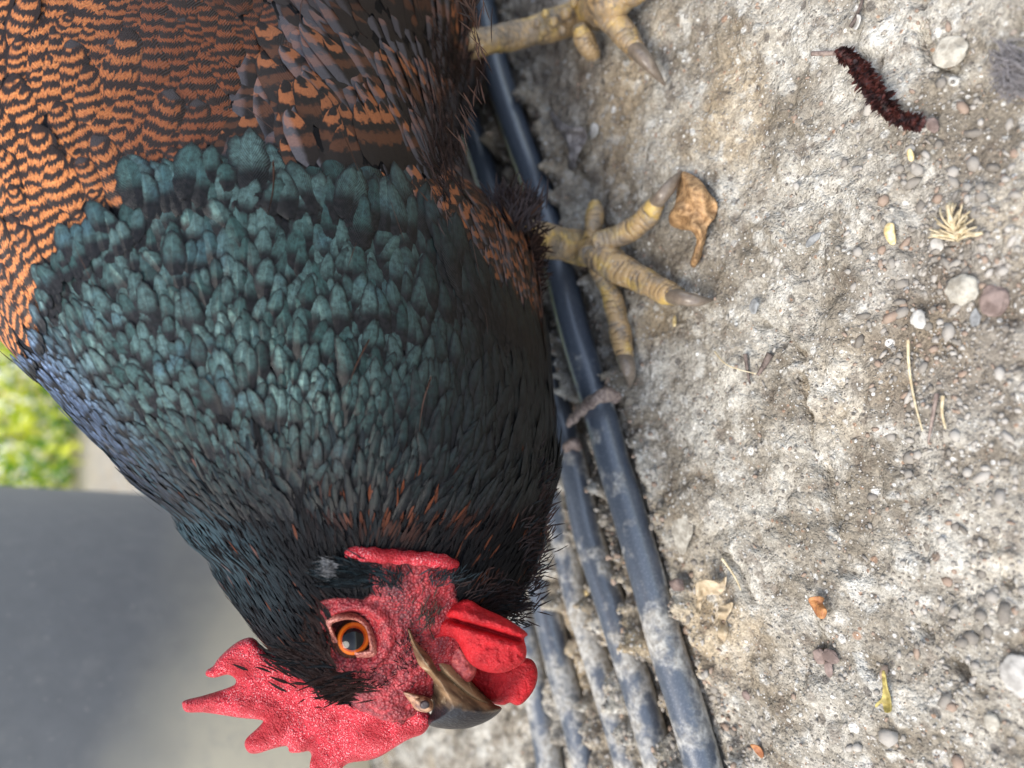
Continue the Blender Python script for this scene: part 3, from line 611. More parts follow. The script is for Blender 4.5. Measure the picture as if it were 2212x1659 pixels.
def feathers(name, P, N, D, L, W, mat, col, nS=8, nC=5, lift=.12, pt=2.2, curl=.22, rbody=.10, jit=.35, parent=hen, base=.0004, rag=.05, seed=3, chev=.10, stuff=False):
    n = len(P); r = np.random.default_rng(seed)
    B = np.cross(N, D); s_ = 1 - (1 - np.linspace(0, 1, nS)) ** 1.7; c_ = np.linspace(-1, 1, nC)
    pt = np.asarray(pt) * np.ones(n)
    u1 = np.clip(s_ / .4, 0, 1); w1 = .25 + .75 * np.sqrt(1 - (1 - u1) ** 2)
    u2 = np.clip((s_[None] - .5) / .5, 0, 1); w2 = np.sqrt(np.clip(1 - u2 ** pt[:, None], 0, 1)); w2[:, -1] = .02
    wid = w1[None] * w2                                                   # n,nS
    lf = lift * (1 + jit * r.normal(size=n)); bend = r.normal(size=n) * .10
    SL = s_[None] * L[:, None]
    off = np.reshape(base, (-1, 1)) + lf[:, None] * SL * (1 - .25 * s_[None]) - SL ** 2 / (2 * rbody)
    X_ = wid[..., None] * c_[None, None] * (W / 2)[:, None, None] * (1 + rag * r.normal(size=(n, nS, nC)))
    side = X_ + (bend * L)[:, None, None] * (s_ ** 2)[None, :, None]
    hgt = off[..., None] - curl * np.abs(c_)[None, None] ** 2 * (W / 2)[:, None, None] * wid[..., None] + 0 * X_
    # chevron tip: side barbs sweep forward
    al = SL[..., None] - (np.abs(c_) ** 2)[None, None] * (L * chev)[:, None, None] + 0 * X_
    VV = P[:, None, None] + al[..., None] * D[:, None, None] + side[..., None] * B[:, None, None] + hgt[..., None] * N[:, None, None]
    uu = np.broadcast_to((c_ * .5 + .5)[None, None], X_.shape); vv = np.broadcast_to(s_[None, :, None], X_.shape)
    i, j = np.meshgrid(np.arange(nS - 1), np.arange(nC - 1), indexing='ij'); q = np.stack([i * nC + j, i * nC + j + 1, (i + 1) * nC + j + 1, (i + 1) * nC + j], -1).reshape(-1, 4)
    Fq = (q[None] + (np.arange(n) * nS * nC)[:, None, None]).reshape(-1, 4)
    o = mesh(name, VV.reshape(-1, 3), Fq, mat, parent, uv=np.stack([uu, vv], -1).reshape(-1, 2), col=np.repeat(col, nS * nC, 0))
    if stuff: o['kind'] = 'stuff'
    return o
def mirror_y(x, y, vis): return x, y
P, N = candidates(120000, 2); x, y, d = proj(P); vis = -(N * (P - CAM)).sum(1) / np.linalg.norm(P - CAM, axis=1)
isface = inside(FACE, x, y); keep = ~isface; P, N, x, y, d, vis = (q[keep] for q in (P, N, x, y, d, vis))
yb = np.interp(x, BX, BY) + 14 * fbm(P, 60, 2, 6); green = y > yb
wpx = wpx_f(x, y); wpx = np.where(~green, 80, wpx * .84)
cov = (~green) & ((x > 560 + .25 * (y - 100)) | (x > 900)) & (y < 800) & (x > 430)
cov = (~green) & (x > np.interp(y, [-300, 60, 130, 250, 380, 460], [620, 600, 560, 500, 440, 330]))
under = (y > yb) & (y < yb + 48) & (RNG.random(len(P)) < .5) & (x > 250) & (x < 980); green = green & ~under; cov = cov | (under & (x > 480))
wpx = np.where(under, 50, wpx); wpx = np.where(cov, np.interp(x, [500, 800, 1100], [60, 50, 32]), wpx)
belly = (x > 1040) & (y < 800) & ~green; wpx = np.where(belly, 26, wpx)
m_per = d / F_PX; spc = np.where(cov, .50, np.where(green, .44, .47)) * wpx * m_per * np.where(vis < -.1, 1.5, 1.)
k = darts(P, spc); P, N, x, y, d, vis, green, cov, wpx = (q[k] for q in (P, N, x, y, d, vis, green, cov, wpx))
print("feathers", len(P)); m_per = d / F_PX
dv = dirfield(x, y); ja = RNG.normal(size=len(P)) * .17; ca, sa = np.cos(ja), np.sin(ja); dv = np.stack([dv[:, 0] * ca - dv[:, 1] * sa, dv[:, 0] * sa + dv[:, 1] * ca], 1)
D = tangent(P, N, dv, 5); R1 = RNG.random(len(P)); W = wpx * m_per * (1 + .22 * RNG.normal(size=len(P))).clip(.6, 1.6)
gr = green & (y < 1130); bl = green & (y >= 1130)
ginten = np.clip(sstep(1080, 620, x) * sstep(1130, 780, y) ** .8 * 1.0 + .06, 0, 1) * (.8 + .35 * R1) * (1 + .3 * fbm(P, 45, 2, 31)); ginten = np.where(RNG.random(len(P)) < .07, ginten * .6, ginten)  # belly and neck dimming: dark plumage plus shade painted into the green
sil = sstep(170, 20, np.interp(y, [600, 735, 850, 945, 1050, 1190], [-80, 0, 100, 190, 280, 420]) * 0 + (x - np.interp(y, [600, 735, 850, 945, 1050, 1190], [-80, 0, 100, 190, 280, 420])))  # blue grazing sheen along the outline, painted into the feather colour
asp = np.interp(x, [150, 500, 1000], [1.9, 2.2, 3.0]) * np.interp(y, [400, 900, 1100], [1., 1.25, 1.9])
yb_g = np.interp(x, BX, BY); m = gr; feathers('breast_feathers', P[m], N[m], D[m], (W * asp)[m], 1.2 * np.clip(W, wpx * m_per * .8, wpx * m_per * 1.2)[m], MAT['green'], np.stack([R1, np.clip(ginten, 0, 1.), np.clip(sil * 1. + .15 * R1, 0, 1)], 1)[m], pt=(np.interp(x, [200, 600, 900], [2.0, 1.6, 1.25]) * RNG.uniform(.7, 1.3, len(x)))[m], base=(.0004 + .0010 * sstep(110, 30, y - yb_g))[m], lift=.08, nS=11, nC=7, jit=.45, rag=.07, chev=.03, curl=.16)
m = (~green) & (~cov); darkb = sstep(60, 500, x) * sstep(130, -30, y)
feathers('back_feathers', P[m], N[m], D[m], (W * 1.8)[m], W[m], MAT['orange'], np.stack([R1, 1 - .75 * np.clip(darkb, 0, 1), sstep(0, 430, x + .4 * (330 - y) + 60 * vnoise(P, 60, 3))], 1)[m], nS=11, nC=7, lift=.085, pt=3.0, rag=.05, chev=.03)
m = cov; fade = 1 - .2 * RNG.random(len(P)) - .5 * sstep(990, 1080, x) - .8 * sstep(120, 20, y) * sstep(520, 640, x); asp2 = np.interp(x, [500, 700, 950], [2.0, 2.4, 3.3])
feathers('wing_coverts', P[m], N[m], D[m], (W * asp2)[m], (1.1 * np.clip(W, wpx * m_per * .8, wpx * m_per * 1.2))[m], MAT['covert'], np.stack([R1, np.clip(fade, .1, 1), np.where(R1 > .35, .8, 0.) * sstep(440, 560, x)], 1)[m], base=.0002, nS=12, nC=7, lift=.06, pt=2.0, rag=.03, chev=.03, curl=.06, jit=.5)
# --- soft dark under-layer that fills the gaps, and stray hair-like plumes
P, N = candidates(60000, 15); x, y, d = proj(P); kk_ = ~inside(FACE, x, y); P, N, x, y, d = (q[kk_] for q in (P, N, x, y, d)); k = darts(P, 22 * d / F_PX); P, N, x, y, d = (q[k] for q in (P, N, x, y, d))
D = tangent(P, N, dirfield(x, y), 5); u_l = np.interp(y, [1000, 1300], [60, 30]) * d / F_PX
feathers('under_feathers', P, N, D, u_l, u_l * .5, MAT['black'], np.stack([RNG.random(len(P)), 0 * x, 0 * x], 1), nS=6, nC=3, lift=.03, base=.0002, pt=1.8, curl=.1)
P, N = candidates(420, 16); x, y, d = proj(P); kk_ = ~inside(FACE, x, y) & (y < 1100); P, N, x, y, d = (q[kk_] for q in (P, N, x, y, d)); D = tangent(P, N, dirfield(x, y) + RNG.normal(size=(len(P), 2)) * .3, 5)
feathers('filoplumes', P, N, D, RNG.uniform(60, 120, len(P)) * d / F_PX, 1.6 * d / F_PX * np.ones(len(P)), MAT['fluff'], np.stack([np.ones(len(P)), RNG.random(len(P)) * .3, 0 * x], 1), nS=8, nC=3, lift=.14, pt=1.5, base=.002, stuff=True)
# --- black hackle strands near the head and dark breast edge
P, N = candidates(420000, 5); x, y, d = proj(P); isface = inside(FACE, x, y)
keep = (~isface) & (y > 960 + 60 * vnoise(P, 80, 3)) & (RNG.random(len(x)) < np.interp(y, [900, 1100, 1250, 1500], [.25, .5, 1, 1])); P, N, x, y, d = (q[keep] for q in (P, N, x, y, d))
sp_px = np.interp(y, [950, 1100, 1200, 1500], [11, 7.5, 5.0, 4.0]); k = darts(P, sp_px * d / F_PX); P, N, x, y, d = (q[k] for q in (P, N, x, y, d)); print("strands", len(P))
R1 = RNG.random(len(P)); dv = dirfield(x, y); ja = RNG.normal(size=len(P)) * .11 + .25 * vnoise(P, 110, 8); dv = np.stack([dv[:, 0] * np.cos(ja) - dv[:, 1] * np.sin(ja), dv[:, 0] * np.sin(ja) + dv[:, 1] * np.cos(ja)], 1)
D = tangent(P, N, dv, 5); W = np.interp(y, [950, 1100, 1250, 1500], [11, 8, 5.5, 4.4]) * d / F_PX * (.7 + .6 * R1); L = np.interp(y, [950, 1100, 1250, 1450, 1530], [56, 50, 44, 32, 20]) * d / F_PX * (.7 + .6 * RNG.random(len(P)))
rufous = np.exp(-(((x - 860) / 130) ** 2 + ((y - 1090) / 55) ** 2)) * (RNG.random(len(P)) < .4) * .9 + ((RNG.random(len(P)) < .02) * .5)
bluish = sstep(220, 20, x - np.interp(y, [900, 1050, 1190, 1380], [150, 280, 420, 545])) * sstep(1420, 1150, y) * .45 * (R1 > .3) + .12 * sstep(1250, 1000, y) * sstep(1000, 800, x) * (R1 > .55)  # bluish sheen at the nape and on the neck, put into the strand colour
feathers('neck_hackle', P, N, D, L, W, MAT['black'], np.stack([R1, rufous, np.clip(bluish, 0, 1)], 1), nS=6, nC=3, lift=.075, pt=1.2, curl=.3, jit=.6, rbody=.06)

def strands(name, roots, tips, wpx_, mat, colf, parent=hen, sag=0., nS=6, seed=1):
    """narrow feathers from 3D roots to tips"""
    roots, tips = np.array(roots), np.array(tips); D = tips - roots; L = np.linalg.norm(D, axis=1); D /= L[:, None]
    Nv = CAM - roots; Nv -= (Nv * D).sum(1)[:, None] * D; Nv /= np.linalg.norm(Nv, axis=1)[:, None]
    return feathers(name, roots, Nv, D, L, wpx_, mat, colf, stuff=True, nS=nS, nC=3, lift=.10, pt=1.2, curl=.3, rbody=.08, parent=parent, jit=1.2, seed=seed)
def strand_zone(name, cx, cy, sx, sy, n, dv, Lpx, Wpx, mat, col, liftmm=1., depth=None, seed=1, spread=.25, parent=hen, tiplift=2.):
    r = np.random.default_rng(seed); Rt, Tp, Wd, Cl = [], [], [], []
    for _ in range(n):
        x0, y0 = cx + r.normal() * sx, cy + r.normal() * sy; h, nn_ = hit(x0, y0)
        if h is None or depth is not None: dq = depth or .22; h = at(np.array([x0]), np.array([y0]), np.array([dq + r.normal() * .002]))[0]
        a_ = math.atan2(dv[1], dv[0]) + r.normal() * spread; l = Lpx * r.uniform(.6, 1.25); dq = float((h - CAM) @ FV) - (liftmm / 1000)
        p0 = at(np.array([x0]), np.array([y0]), np.array([dq]))[0]; p1 = at(np.array([x0 + l * math.cos(a_)]), np.array([y0 + l * math.sin(a_)]), np.array([dq - tiplift * r.random() / 1000]))[0]
        Rt.append(p0); Tp.append(p1); Wd.append(Wpx * r.uniform(.6, 1.3) * dq / F_PX); Cl.append([r.random(), col[1] * (r.random() < .8), col[2] * r.random()])
    return strands(name, Rt, Tp, np.array(Wd), mat, np.array(Cl), parent, seed=seed)
# throat / nape tufts breaking the outline
for q, (cx, cy, sx, sy, n, dv, Lp) in enumerate([(1150, 1215, 12, 40, 150, (.8, -.6), 42), (1100, 1305, 22, 22, 200, (.93, .1), 36), (1175, 1085, 10, 50, 120, (.6, -.8), 40), (1060, 1300, 30, 25, 150, (.7, -.5), 45)]):
    strand_zone('throat_tuft', cx, cy, sx, sy, int(n * 1.4), dv, Lp * .75, 2.8, MAT['black'], (0, .1, .1), seed=20 + q, tiplift=1.5, spread=.35)
strand_zone('forehead_bristles', 745, 1478, 30, 14, 90, (-.93, .12), 48, 4.5, MAT['black'], (0, .1, .0), seed=31, spread=.2, liftmm=2.5)
strand_zone('forehead_bristles', 650, 1440, 36, 22, 160, (-.8, -.35), 46, 5, MAT['black'], (0, .1, .05), seed=32, spread=.2, liftmm=1.6)
strand_zone('forehead_bristles', 735, 1503, 22, 8, 120, (-.95, .0), 34, 4, MAT['black'], (0, .1, .0), seed=34, spread=.3, liftmm=2.5)
strand_zone('brow_feathers', 690, 1420, 16, 46, 170, (-.55, -.8), 44, 5.5, MAT['black'], (0, .1, .05), seed=33, spread=.2, liftmm=1.2)
strand_zone('face_bristles', 848, 1258, 20, 14, 60, (-.25, -.95), 26, 3.0, MAT['black'], (0, 0, .1), seed=35, spread=.5, liftmm=.8)
strand_zone('face_bristles', 925, 1335, 14, 22, 60, (.35, -.9), 24, 2.6, MAT['fluff'], (0, .2, 0), seed=36, spread=.6, liftmm=.8)
strand_zone('face_bristles', 960, 1250, 24, 8, 70, (.55, -.8), 26, 2.6, MAT['black'], (0, .0, .25), seed=37, spread=.5, liftmm=.8)
strand_zone('face_bristles', 880, 1410, 14, 24, 70, (-.2, -1), 14, 2., MAT['black'], (0, 0, 0), seed=38, spread=.7, liftmm=.6)
strand_zone('face_bristles', 780, 1465, 50, 12, 120, (-.8, .3), 16, 2., MAT['black'], (0, 0, 0), seed=39, spread=.7, liftmm=.6)
# ear tuft: black brush with a pale end
MAT['pale'] = flat("pale ear feather", (.03, .03, .032), (.20, .20, .205), 900, .6)
strand_zone('ear_tuft', 765, 1243, 28, 13, 420, (-.95, -.22), 44, 3.4, MAT['black'], (0, 0, .2), seed=41, spread=.22, liftmm=2.2, tiplift=3)
strand_zone('ear_tuft', 716, 1231, 8, 9, 150, (-.97, -.1), 22, 1.8, MAT['pale'], (0, 0, 0), seed=42, spread=.18, liftmm=4.0, tiplift=2)
# fluff at the thigh, and brown fluff under the wing
strand_zone('thigh_fluff', 1108, 474, 20, 14, 420, (.25, -1), 62, 4.5, MAT['fluff'], (0, .6, 0), seed=51, spread=.45, depth=.262, tiplift=4)
strand_zone('thigh_fluff', 1145, 560, 12, 40, 420, (.45, -.5), 30, 3.5, MAT['fluff'], (0, .1, 0), seed=52, spread=.6, depth=.268, tiplift=4)
strand_zone('flank_fluff', 985, 150, 26, 90, 380, (-.45, -.9), 60, 2.8, MAT['fluff'], (0, .05, 0), seed=53, spread=.16, liftmm=4, tiplift=1)
strand_zone('flank_fluff', 1010, 60, 10, 60, 420, (-.25, -.9), 44, 3, MAT['fluff'], (0, .05, 0), seed=54, spread=.4, liftmm=3)
strand_zone('flank_fluff', 965, 330, 20, 60, 200, (-.4, -.9), 56, 2.8, MAT['fluff'], (0, .2, 0), seed=55, spread=.25, liftmm=5)

# --- comb
comb = crop([(640, 880), (575, 850), (515, 795), (450, 808), (385, 855), (335, 905), (312, 940), (278, 962), (276, 990), (320, 1000), (385, 984), (424, 1006), (420, 1036), (350, 1064), (250, 1094), (165, 1116), (152, 1140), (175, 1176), (260, 1178), (350, 1190), (450, 1206), (556, 1216), (562, 1232), (530, 1266), (484, 1308), (472, 1345), (494, 1384), (540, 1388), (610, 1366), (688, 1350), (704, 1382), (755, 1384), (800, 1376), (815, 1400), (806, 1455), (830, 1500), (940, 1490), (1000, 1440), (1100, 1424), (1170, 1402), (1250, 1352), (1320, 1312), (1382, 1290), (1416, 1250), (1430, 1195), (1370, 1130), (1300, 1080), (1200, 1020), (1050, 960), (850, 900)])
dcomb = lambda x, y: .2205 - .0045 * sstep(700, 900, x) + .0008 * np.sin(x / 38) * np.cos(y / 45)
inflate('comb', comb, dcomb, .0042, .0035, 34, MAT['comb'], hen, step=2.4, amp=.0006, nsc=240, hf=lambda x, y: .004 * sstep(1560, 1470, y) * sstep(620, 800, x), smooth_n=3)
# --- wattles
w1 = crop([(1500, 655), (1560, 610), (1620, 598), (1690, 640), (1780, 680), (1860, 725), (1922, 775), (1905, 800), (1918, 860), (1905, 915), (1860, 950), (1790, 975), (1700, 968), (1625, 925), (1585, 860), (1545, 800), (1480, 800), (1420, 860), (1405, 820), (1450, 740)])
def foldf(x, y):
    lx, ly = (x - 329.2) / .4216, (y - 1042.4) / .4216
    t = (ly - 690) - (lx - 1560) * .55; t2 = (ly - 700) - (lx - 1540) * .30; return .0016 * np.exp(-((t2 + 42) / 26) ** 2) - .0030 * np.exp(-((t2 - 4) / 13) ** 2) * sstep(1480, 1560, lx) + .0012 * np.exp(-((t2 - 45) / 24) ** 2) + .0013 * np.exp(-(((lx - 1700) / 130) ** 2 + ((ly - 860) / 80) ** 2)) + .0009 * np.exp(-(((ly - 790) - (lx - 1480) * .15) / 16) ** 2) * sstep(1650, 1500, lx)
wo = inflate('wattle', w1, lambda x, y: .2060 - .0015 * sstep(960, 1090, x) + .002 * sstep(1010, 930, x), .0036, .003, 26, MAT['wattle'], hen, amp=.0004, hf=foldf, smooth_n=4)
w2 = crop([(1600, 960), (1700, 940), (1850, 920), (1900, 898), (1945, 908), (1970, 950), (1972, 1010), (1950, 1070), (1905, 1125), (1868, 1142), (1830, 1128), (1800, 1140), (1740, 1130), (1680, 1080), (1630, 1030)])
inflate('wattle', w2, lambda x, y: .2195 + .0 * x, .0034, .003, 26, MAT['wattle'], hen, amp=.00025, smooth_n=4)
jaw = crop([(1400, 800), (1480, 780), (1560, 800), (1620, 880), (1660, 950), (1640, 1010), (1600, 1030), (1540, 990), (1480, 900), (1420, 870)])
MAT['jaw'] = flat("bare jaw skin", (.22, .02, .025), (.45, .07, .06), 500, .5, .8)
inflate('jaw_skin', jaw, .2125, .0035, .004, 18, MAT['jaw'], hen, amp=.0004)
# --- earlobe strip: a wrinkled ridge
el = np.array(crop([(985, 362), (1040, 360), (1120, 372), (1220, 378), (1330, 386), (1440, 396), (1520, 412), (1566, 428)])); pp = []
for x_, y_ in catmull(el, 8):
    h, nn_ = hit(x_, y_); pp.append(at(np.array([x_]), np.array([y_]), np.array([float((h - CAM) @ FV) - .0006]))[0])
pp = np.array(pp); k = np.hanning(9); k /= k.sum(); pp = np.stack([np.convolve(np.pad(pp[:, q], 4, mode='edge'), k, 'valid') for q in range(3)], 1)
tt = np.linspace(0, 1, len(pp)); rad = .0021 * np.sqrt(np.clip(np.sin(math.pi * np.clip(tt * .92 + .05, 0, 1)), .02, 1)) * (1 + .15 * np.sin(tt * 9))
Ve, Fe, ue = sweep(pp, rad, 20, disp=lambda s, a_: .00022 * np.sin(s / .00075 + 2 * np.sin(a_)) ); mesh('earlobe', Ve, Fe, MAT['comb'], hen, uv=ue)
# --- beak
ub = crop([(1306, 748), (1322, 752), (1342, 800), (1385, 850), (1450, 905), (1520, 960), (1590, 1035), (1660, 1090), (1730, 1128), (1782, 1148), (1786, 1168), (1745, 1205), (1690, 1235), (1620, 1258), (1550, 1265), (1470, 1258), (1418, 1243), (1412, 1215), (1432, 1170), (1428, 1110), (1405, 1040), (1370, 960), (1338, 870), (1318, 800)])
hd = [float((hit(*q_)[0] - CAM) @ FV) for q_ in crop([(1318, 770), (1335, 860), (1380, 970)])]; print('beak root', hd)
def dbeak(x, y):
    dtail = np.interp(y, [1360, 1405, 1450], [hd[0] + .0002, hd[1] + .0002, hd[2] + .0010]); kk = sstep(1425, 1475, y) ; kk = np.maximum(kk, sstep(915, 950, x)); return dtail * (1 - kk) + (.2145 - .0015 * sstep(900, 1000, x)) * kk
beak = inflate('upper_beak', ub, dbeak, .0105, .008, 62, MAT['beak'], hen, step=2.2, power=.6)
lb = crop([(1390, 900), (1420, 880), (1470, 872), (1520, 895), (1570, 945), (1630, 1015), (1690, 1080), (1745, 1128), (1760, 1150), (1700, 1150), (1620, 1130), (1540, 1080), (1450, 1000)])
inflate('lower_beak', lb, .2155, .0095, .007, 40, MAT['beak'], hen, step=2.2, power=.6)
MAT['nost'] = flat("nostril flap", (.10, .035, .02), (.40, .22, .12), 500, .4)
no = crop([(1255, 1052), (1290, 1062), (1350, 1082), (1410, 1100), (1438, 1130), (1436, 1165), (1400, 1178), (1350, 1165), (1320, 1130), (1280, 1090)])
inflate('nostril_flap', no, .2068, .0040, .004, 18, MAT['nost'], hen, step=2., amp=.0003)
MAT['dark'] = flat("nostril dark", (.01, .006, .006), (.03, .015, .015), 500, .5)
inflate('nostril', crop([(1375, 1125), (1400, 1115), (1420, 1130), (1415, 1152), (1390, 1160), (1372, 1148)]), .2029, .0007, .001, 6, MAT['dark'], hen, step=1.2)
inflate('nostril', crop([(1285, 1072), (1330, 1080), (1370, 1098), (1360, 1108), (1320, 1100)]), .2035, .0008, .001, 6, MAT['nost'], hen, step=1.2)
# --- eye: ball with iris and a lid that closes round it
h, nn_ = hit(ex, ey); de = float((h - CAM) @ FV)
def eye_at(c, axis_, tag_side):
    axis_ = Vector(axis_).normalized(); q = axis_.to_track_quat('Z', 'Y'); R_ = .0068
    rr_ = np.linspace(0, math.pi, 40); aa = np.linspace(0, 2 * math.pi, 40, endpoint=False)
    loc = np.array([[math.sin(t) * math.cos(a_), math.sin(t) * math.sin(a_), math.cos(t)] for t in rr_ for a_ in aa]) * R_
    loc[:, 2] += .0011 * np.exp(-((loc[:, 0] ** 2 + loc[:, 1] ** 2) / .0042 ** 2)) * (loc[:, 2] > 0)
    W_ = np.array([q @ Vector(v) for v in loc]) + np.array(c); i, j = np.meshgrid(np.arange(39), np.arange(40), indexing='ij'); Fq = np.stack([i * 40 + j, i * 40 + (j + 1) % 40, (i + 1) * 40 + (j + 1) % 40, (i + 1) * 40 + j], -1).reshape(-1, 4)
    rad_ = np.repeat(rr_ / .98, 40); uv_ = np.stack([np.tile(aa / 6.283, 40), np.clip(rad_, 0, 1)], 1)
    e = mesh('eye', W_, Fq, MAT['eye'], hen, uv=uv_); return e
ball_c = at(np.array([ex]), np.array([ey]), np.array([de + .0024]))[0]
axis_v = (CAM - ball_c) / np.linalg.norm(CAM - ball_c) * .93 + np.array([-.10, 0, .06])
eyeo = eye_at(ball_c, axis_v, 0)
lid_px = np.array(crop([(908, 722), (945, 702), (995, 692), (1045, 700), (1088, 735), (1114, 795), (1122, 856), (1088, 872), (1040, 872), (988, 852), (948, 815), (922, 768)])); lid_c = lid_px.mean(0)
lc = catmull(lid_px, 6, True); rings = []
for kk, (sc, rise) in enumerate([(.88, -.0018), (.92, -.0002), (.97, .0005), (1.03, .0006), (1.10, .0004), (1.18, -.0001), (1.30, -.0010)]):
    q = lid_c + (lc - lid_c) * sc; base_d = np.array([float((hit(a_, b_)[0] - CAM) @ FV) for a_, b_ in lid_c + (lc - lid_c) * max(sc, 1.32)]); kq = np.ones(9) / 9; base_d = np.convolve(np.concatenate([base_d[-4:], base_d, base_d[:4]]), kq, 'valid') - .0006; rings.append(at(q[:, 0], q[:, 1], base_d - rise + .0006 * (1 if kk == 0 else 0)))
Vl = np.vstack(rings); nl = len(lc); i, j = np.meshgrid(np.arange(6), np.arange(nl), indexing='ij'); Fl = np.stack([i * nl + j, i * nl + (j + 1) % nl, (i + 1) * nl + (j + 1) % nl, (i + 1) * nl + j], -1).reshape(-1, 4)
mesh('eyelid', Vl, Fl, MAT['lid'], eyeo)

# --- legs
def scute_disp(amp, pitch, R0, seed):
    def f(s, a_):
        r1 = np.sin(s * 410 + seed * 2.1) * .22 + np.sin(s * 911 + a_ * 2 + seed) * .16 + np.sin(a_ * 3 + s * 300 + seed) * .14
        top = np.cos(a_ - .6) > .15                      # broad scutes along the upper side, small round scales elsewhere
        st = np.where(top, s / pitch, s / (pitch * .62)) + r1; nc = np.where(top, 0., 9.); col_ = np.round(a_ / (2 * math.pi) * 9); st = st + np.where(top, 0, .5 * (col_ % 2))
        fr = st - np.floor(st); fa = a_ / (2 * math.pi) * 9 + .5 + .15 * np.sin(s * 700); fa = np.where(nc > 0, fa - np.floor(fa), .5)
        g = 1 - np.maximum(np.abs(2 * fr - 1) ** 5, np.abs(2 * fa - 1) ** 5 * .8)
        return amp * (g - .6) + amp * .4 * np.sin(s / pitch * 1.7 + a_ * 2 + seed)
    return f
def limb(pts, seg=48, n=30, amp=.00045, pitch=.0036, seed=0, flat=1., name='toe', parent=None, drop=None):
    pts = np.array(pts, float); q = catmull(pts, n); P = q[:, :3]; R = q[:, 3] * .79
    f = scute_disp(amp, pitch, 1, seed); V_, F_, u_ = sweep(P, R, seg, disp=f, flat=flat)
    sv = u_[:, 1]; av = u_[:, 0] * 2 * math.pi; g = f(sv, av) / amp; groove = np.clip(-(g) * 2.2 - .25, 0, 1); dk = (vnoise(V_, 160, seed + 3) > .35) * 1.
    return V_, F_, u_, np.stack([groove, dk * .6, groove * 0], 1)
def G3(x, y, z, rpx):
    p = gnd(np.array([float(x)]), np.array([float(y)]), z)[0]; d_ = float((p - CAM) @ FV); return [*p, rpx * d_ / F_PX]
def D3(x, y, dpt, rpx):
    p = at(np.array([float(x)]), np.array([float(y)]), np.array([dpt]))[0]; return [*p, rpx * dpt / F_PX]
def claw(pts, parent):
    q = catmull(np.array(pts, float), 10); V_, F_, u_ = sweep(q[:, :3], q[:, 3], 18, flat=1.15); return mesh('claw', V_, F_, MAT['claw'], parent, uv=u_)
def leg(shank, toes, claws):
    Vq, Fq, uq, cq = limb(shank, amp=.0006, pitch=.0048, seg=48)
    lo = mesh('leg', Vq, Fq, MAT['leg'], hen, uv=uq, col=cq)
    for k_, (t, c) in enumerate(zip(toes, claws)):
        Vq, Fq, uq, cq = limb(t, seed=k_ + 1, pitch=.0030, amp=.00045); to = mesh('toe', Vq, Fq, MAT['leg'], lo, uv=uq, col=cq)
        if c: claw(c, lo)
    return lo
leg([D3(1060, 505, .270, 50), D3(1140, 512, .283, 47), D3(1200, 524, .293, 44), D3(1260, 537, .300, 45), G3(1305, 552, .012, 42), G3(1335, 562, .007, 30)],
    [[G3(1265, 545, .016, 30), G3(1320, 572, .012, 40), G3(1368, 595, .009, 38), G3(1410, 617, .008, 33), G3(1440, 632, .0085, 32), G3(1468, 640, .008, 25)],
     [G3(1285, 525, .016, 26), G3(1330, 512, .011, 30), G3(1362, 497, .009, 30), G3(1392, 475, .0085, 29), G3(1412, 448, .009, 27), G3(1424, 430, .008, 20)],
     [G3(1285, 575, .014, 22), G3(1315, 620, .009, 26), G3(1328, 665, .007, 27), G3(1338, 710, .006, 28), G3(1346, 752, .006, 27), G3(1352, 778, .006, 19)],
     [G3(1275, 520, .012, 20), G3(1283, 480, .010, 24), G3(1285, 455, .008, 23), G3(1286, 438, .007, 14)]],
    [[G3(1455, 640, .009, 18), G3(1478, 645, .0115, 16), G3(1510, 650, .009, 12), G3(1538, 648, .003, 3)],
     [G3(1416, 440, .009, 15), G3(1432, 422, .011, 14), G3(1452, 397, .008, 12), G3(1472, 370, .002, 3)],
     [G3(1350, 775, .006, 18), G3(1357, 795, .008, 15), G3(1362, 815, .005, 10), G3(1360, 836, .001, 3)], None])
far_leg = leg([D3(960, 108, .290, 38), D3(1045, 90, .296, 36), D3(1120, 75, .302, 36), D3(1200, 53, .306, 40), D3(1265, 30, .309, 48), G3(1315, 8, .014, 52), G3(1350, -10, .009, 38)],
    [[G3(1290, 15, .014, 34), G3(1325, 45, .012, 36), G3(1350, 75, .010, 32), G3(1368, 100, .009, 28), G3(1382, 118, .008, 20)],
     [G3(1300, 10, .014, 34), G3(1350, -15, .012, 42), G3(1400, -45, .010, 40), G3(1450, -85, .008, 34), G3(1480, -110, .007, 24)],
     [G3(1290, -20, .014, 30), G3(1310, -90, .011, 34), G3(1330, -160, .009, 32), G3(1340, -210, .008, 22)],
     [G3(1250, 55, .018, 18), G3(1262, 85, .014, 26), G3(1276, 112, .010, 25), G3(1282, 128, .008, 16)]],
    [[G3(1374, 108, .009, 18), G3(1392, 128, .011, 16), G3(1412, 152, .008, 11), G3(1436, 184, .002, 3)],
     [G3(1470, -105, .009, 22), G3(1500, -130, .008, 14), G3(1530, -150, .002, 3)], None, None])
# bumpy knob scales on the far leg's front
kn = []
for (x_, y_, r_) in [(1222, 30, 17), (1195, 48, 15), (1178, 30, 12), (1160, 52, 11), (1215, 66, 12), (1240, 8, 13)]:
    p = D3(x_, y_, .300 - .004, r_); V_, F_ = stone_proto(int(x_), 3)
    V_ = V_ / np.linalg.norm(V_, axis=1)[:, None]; kn.append((np.array(p[:3]) + V_ * [1, 1, .9] * p[3] * .8, F_, np.zeros((len(V_), 2)), np.tile([.05, .35, 0], (len(V_), 1))))

for Vk, Fk, Uk, Ck in kn:
    mesh('scale', Vk, Fk, MAT['leg'], far_leg, uv=Uk, col=Ck)
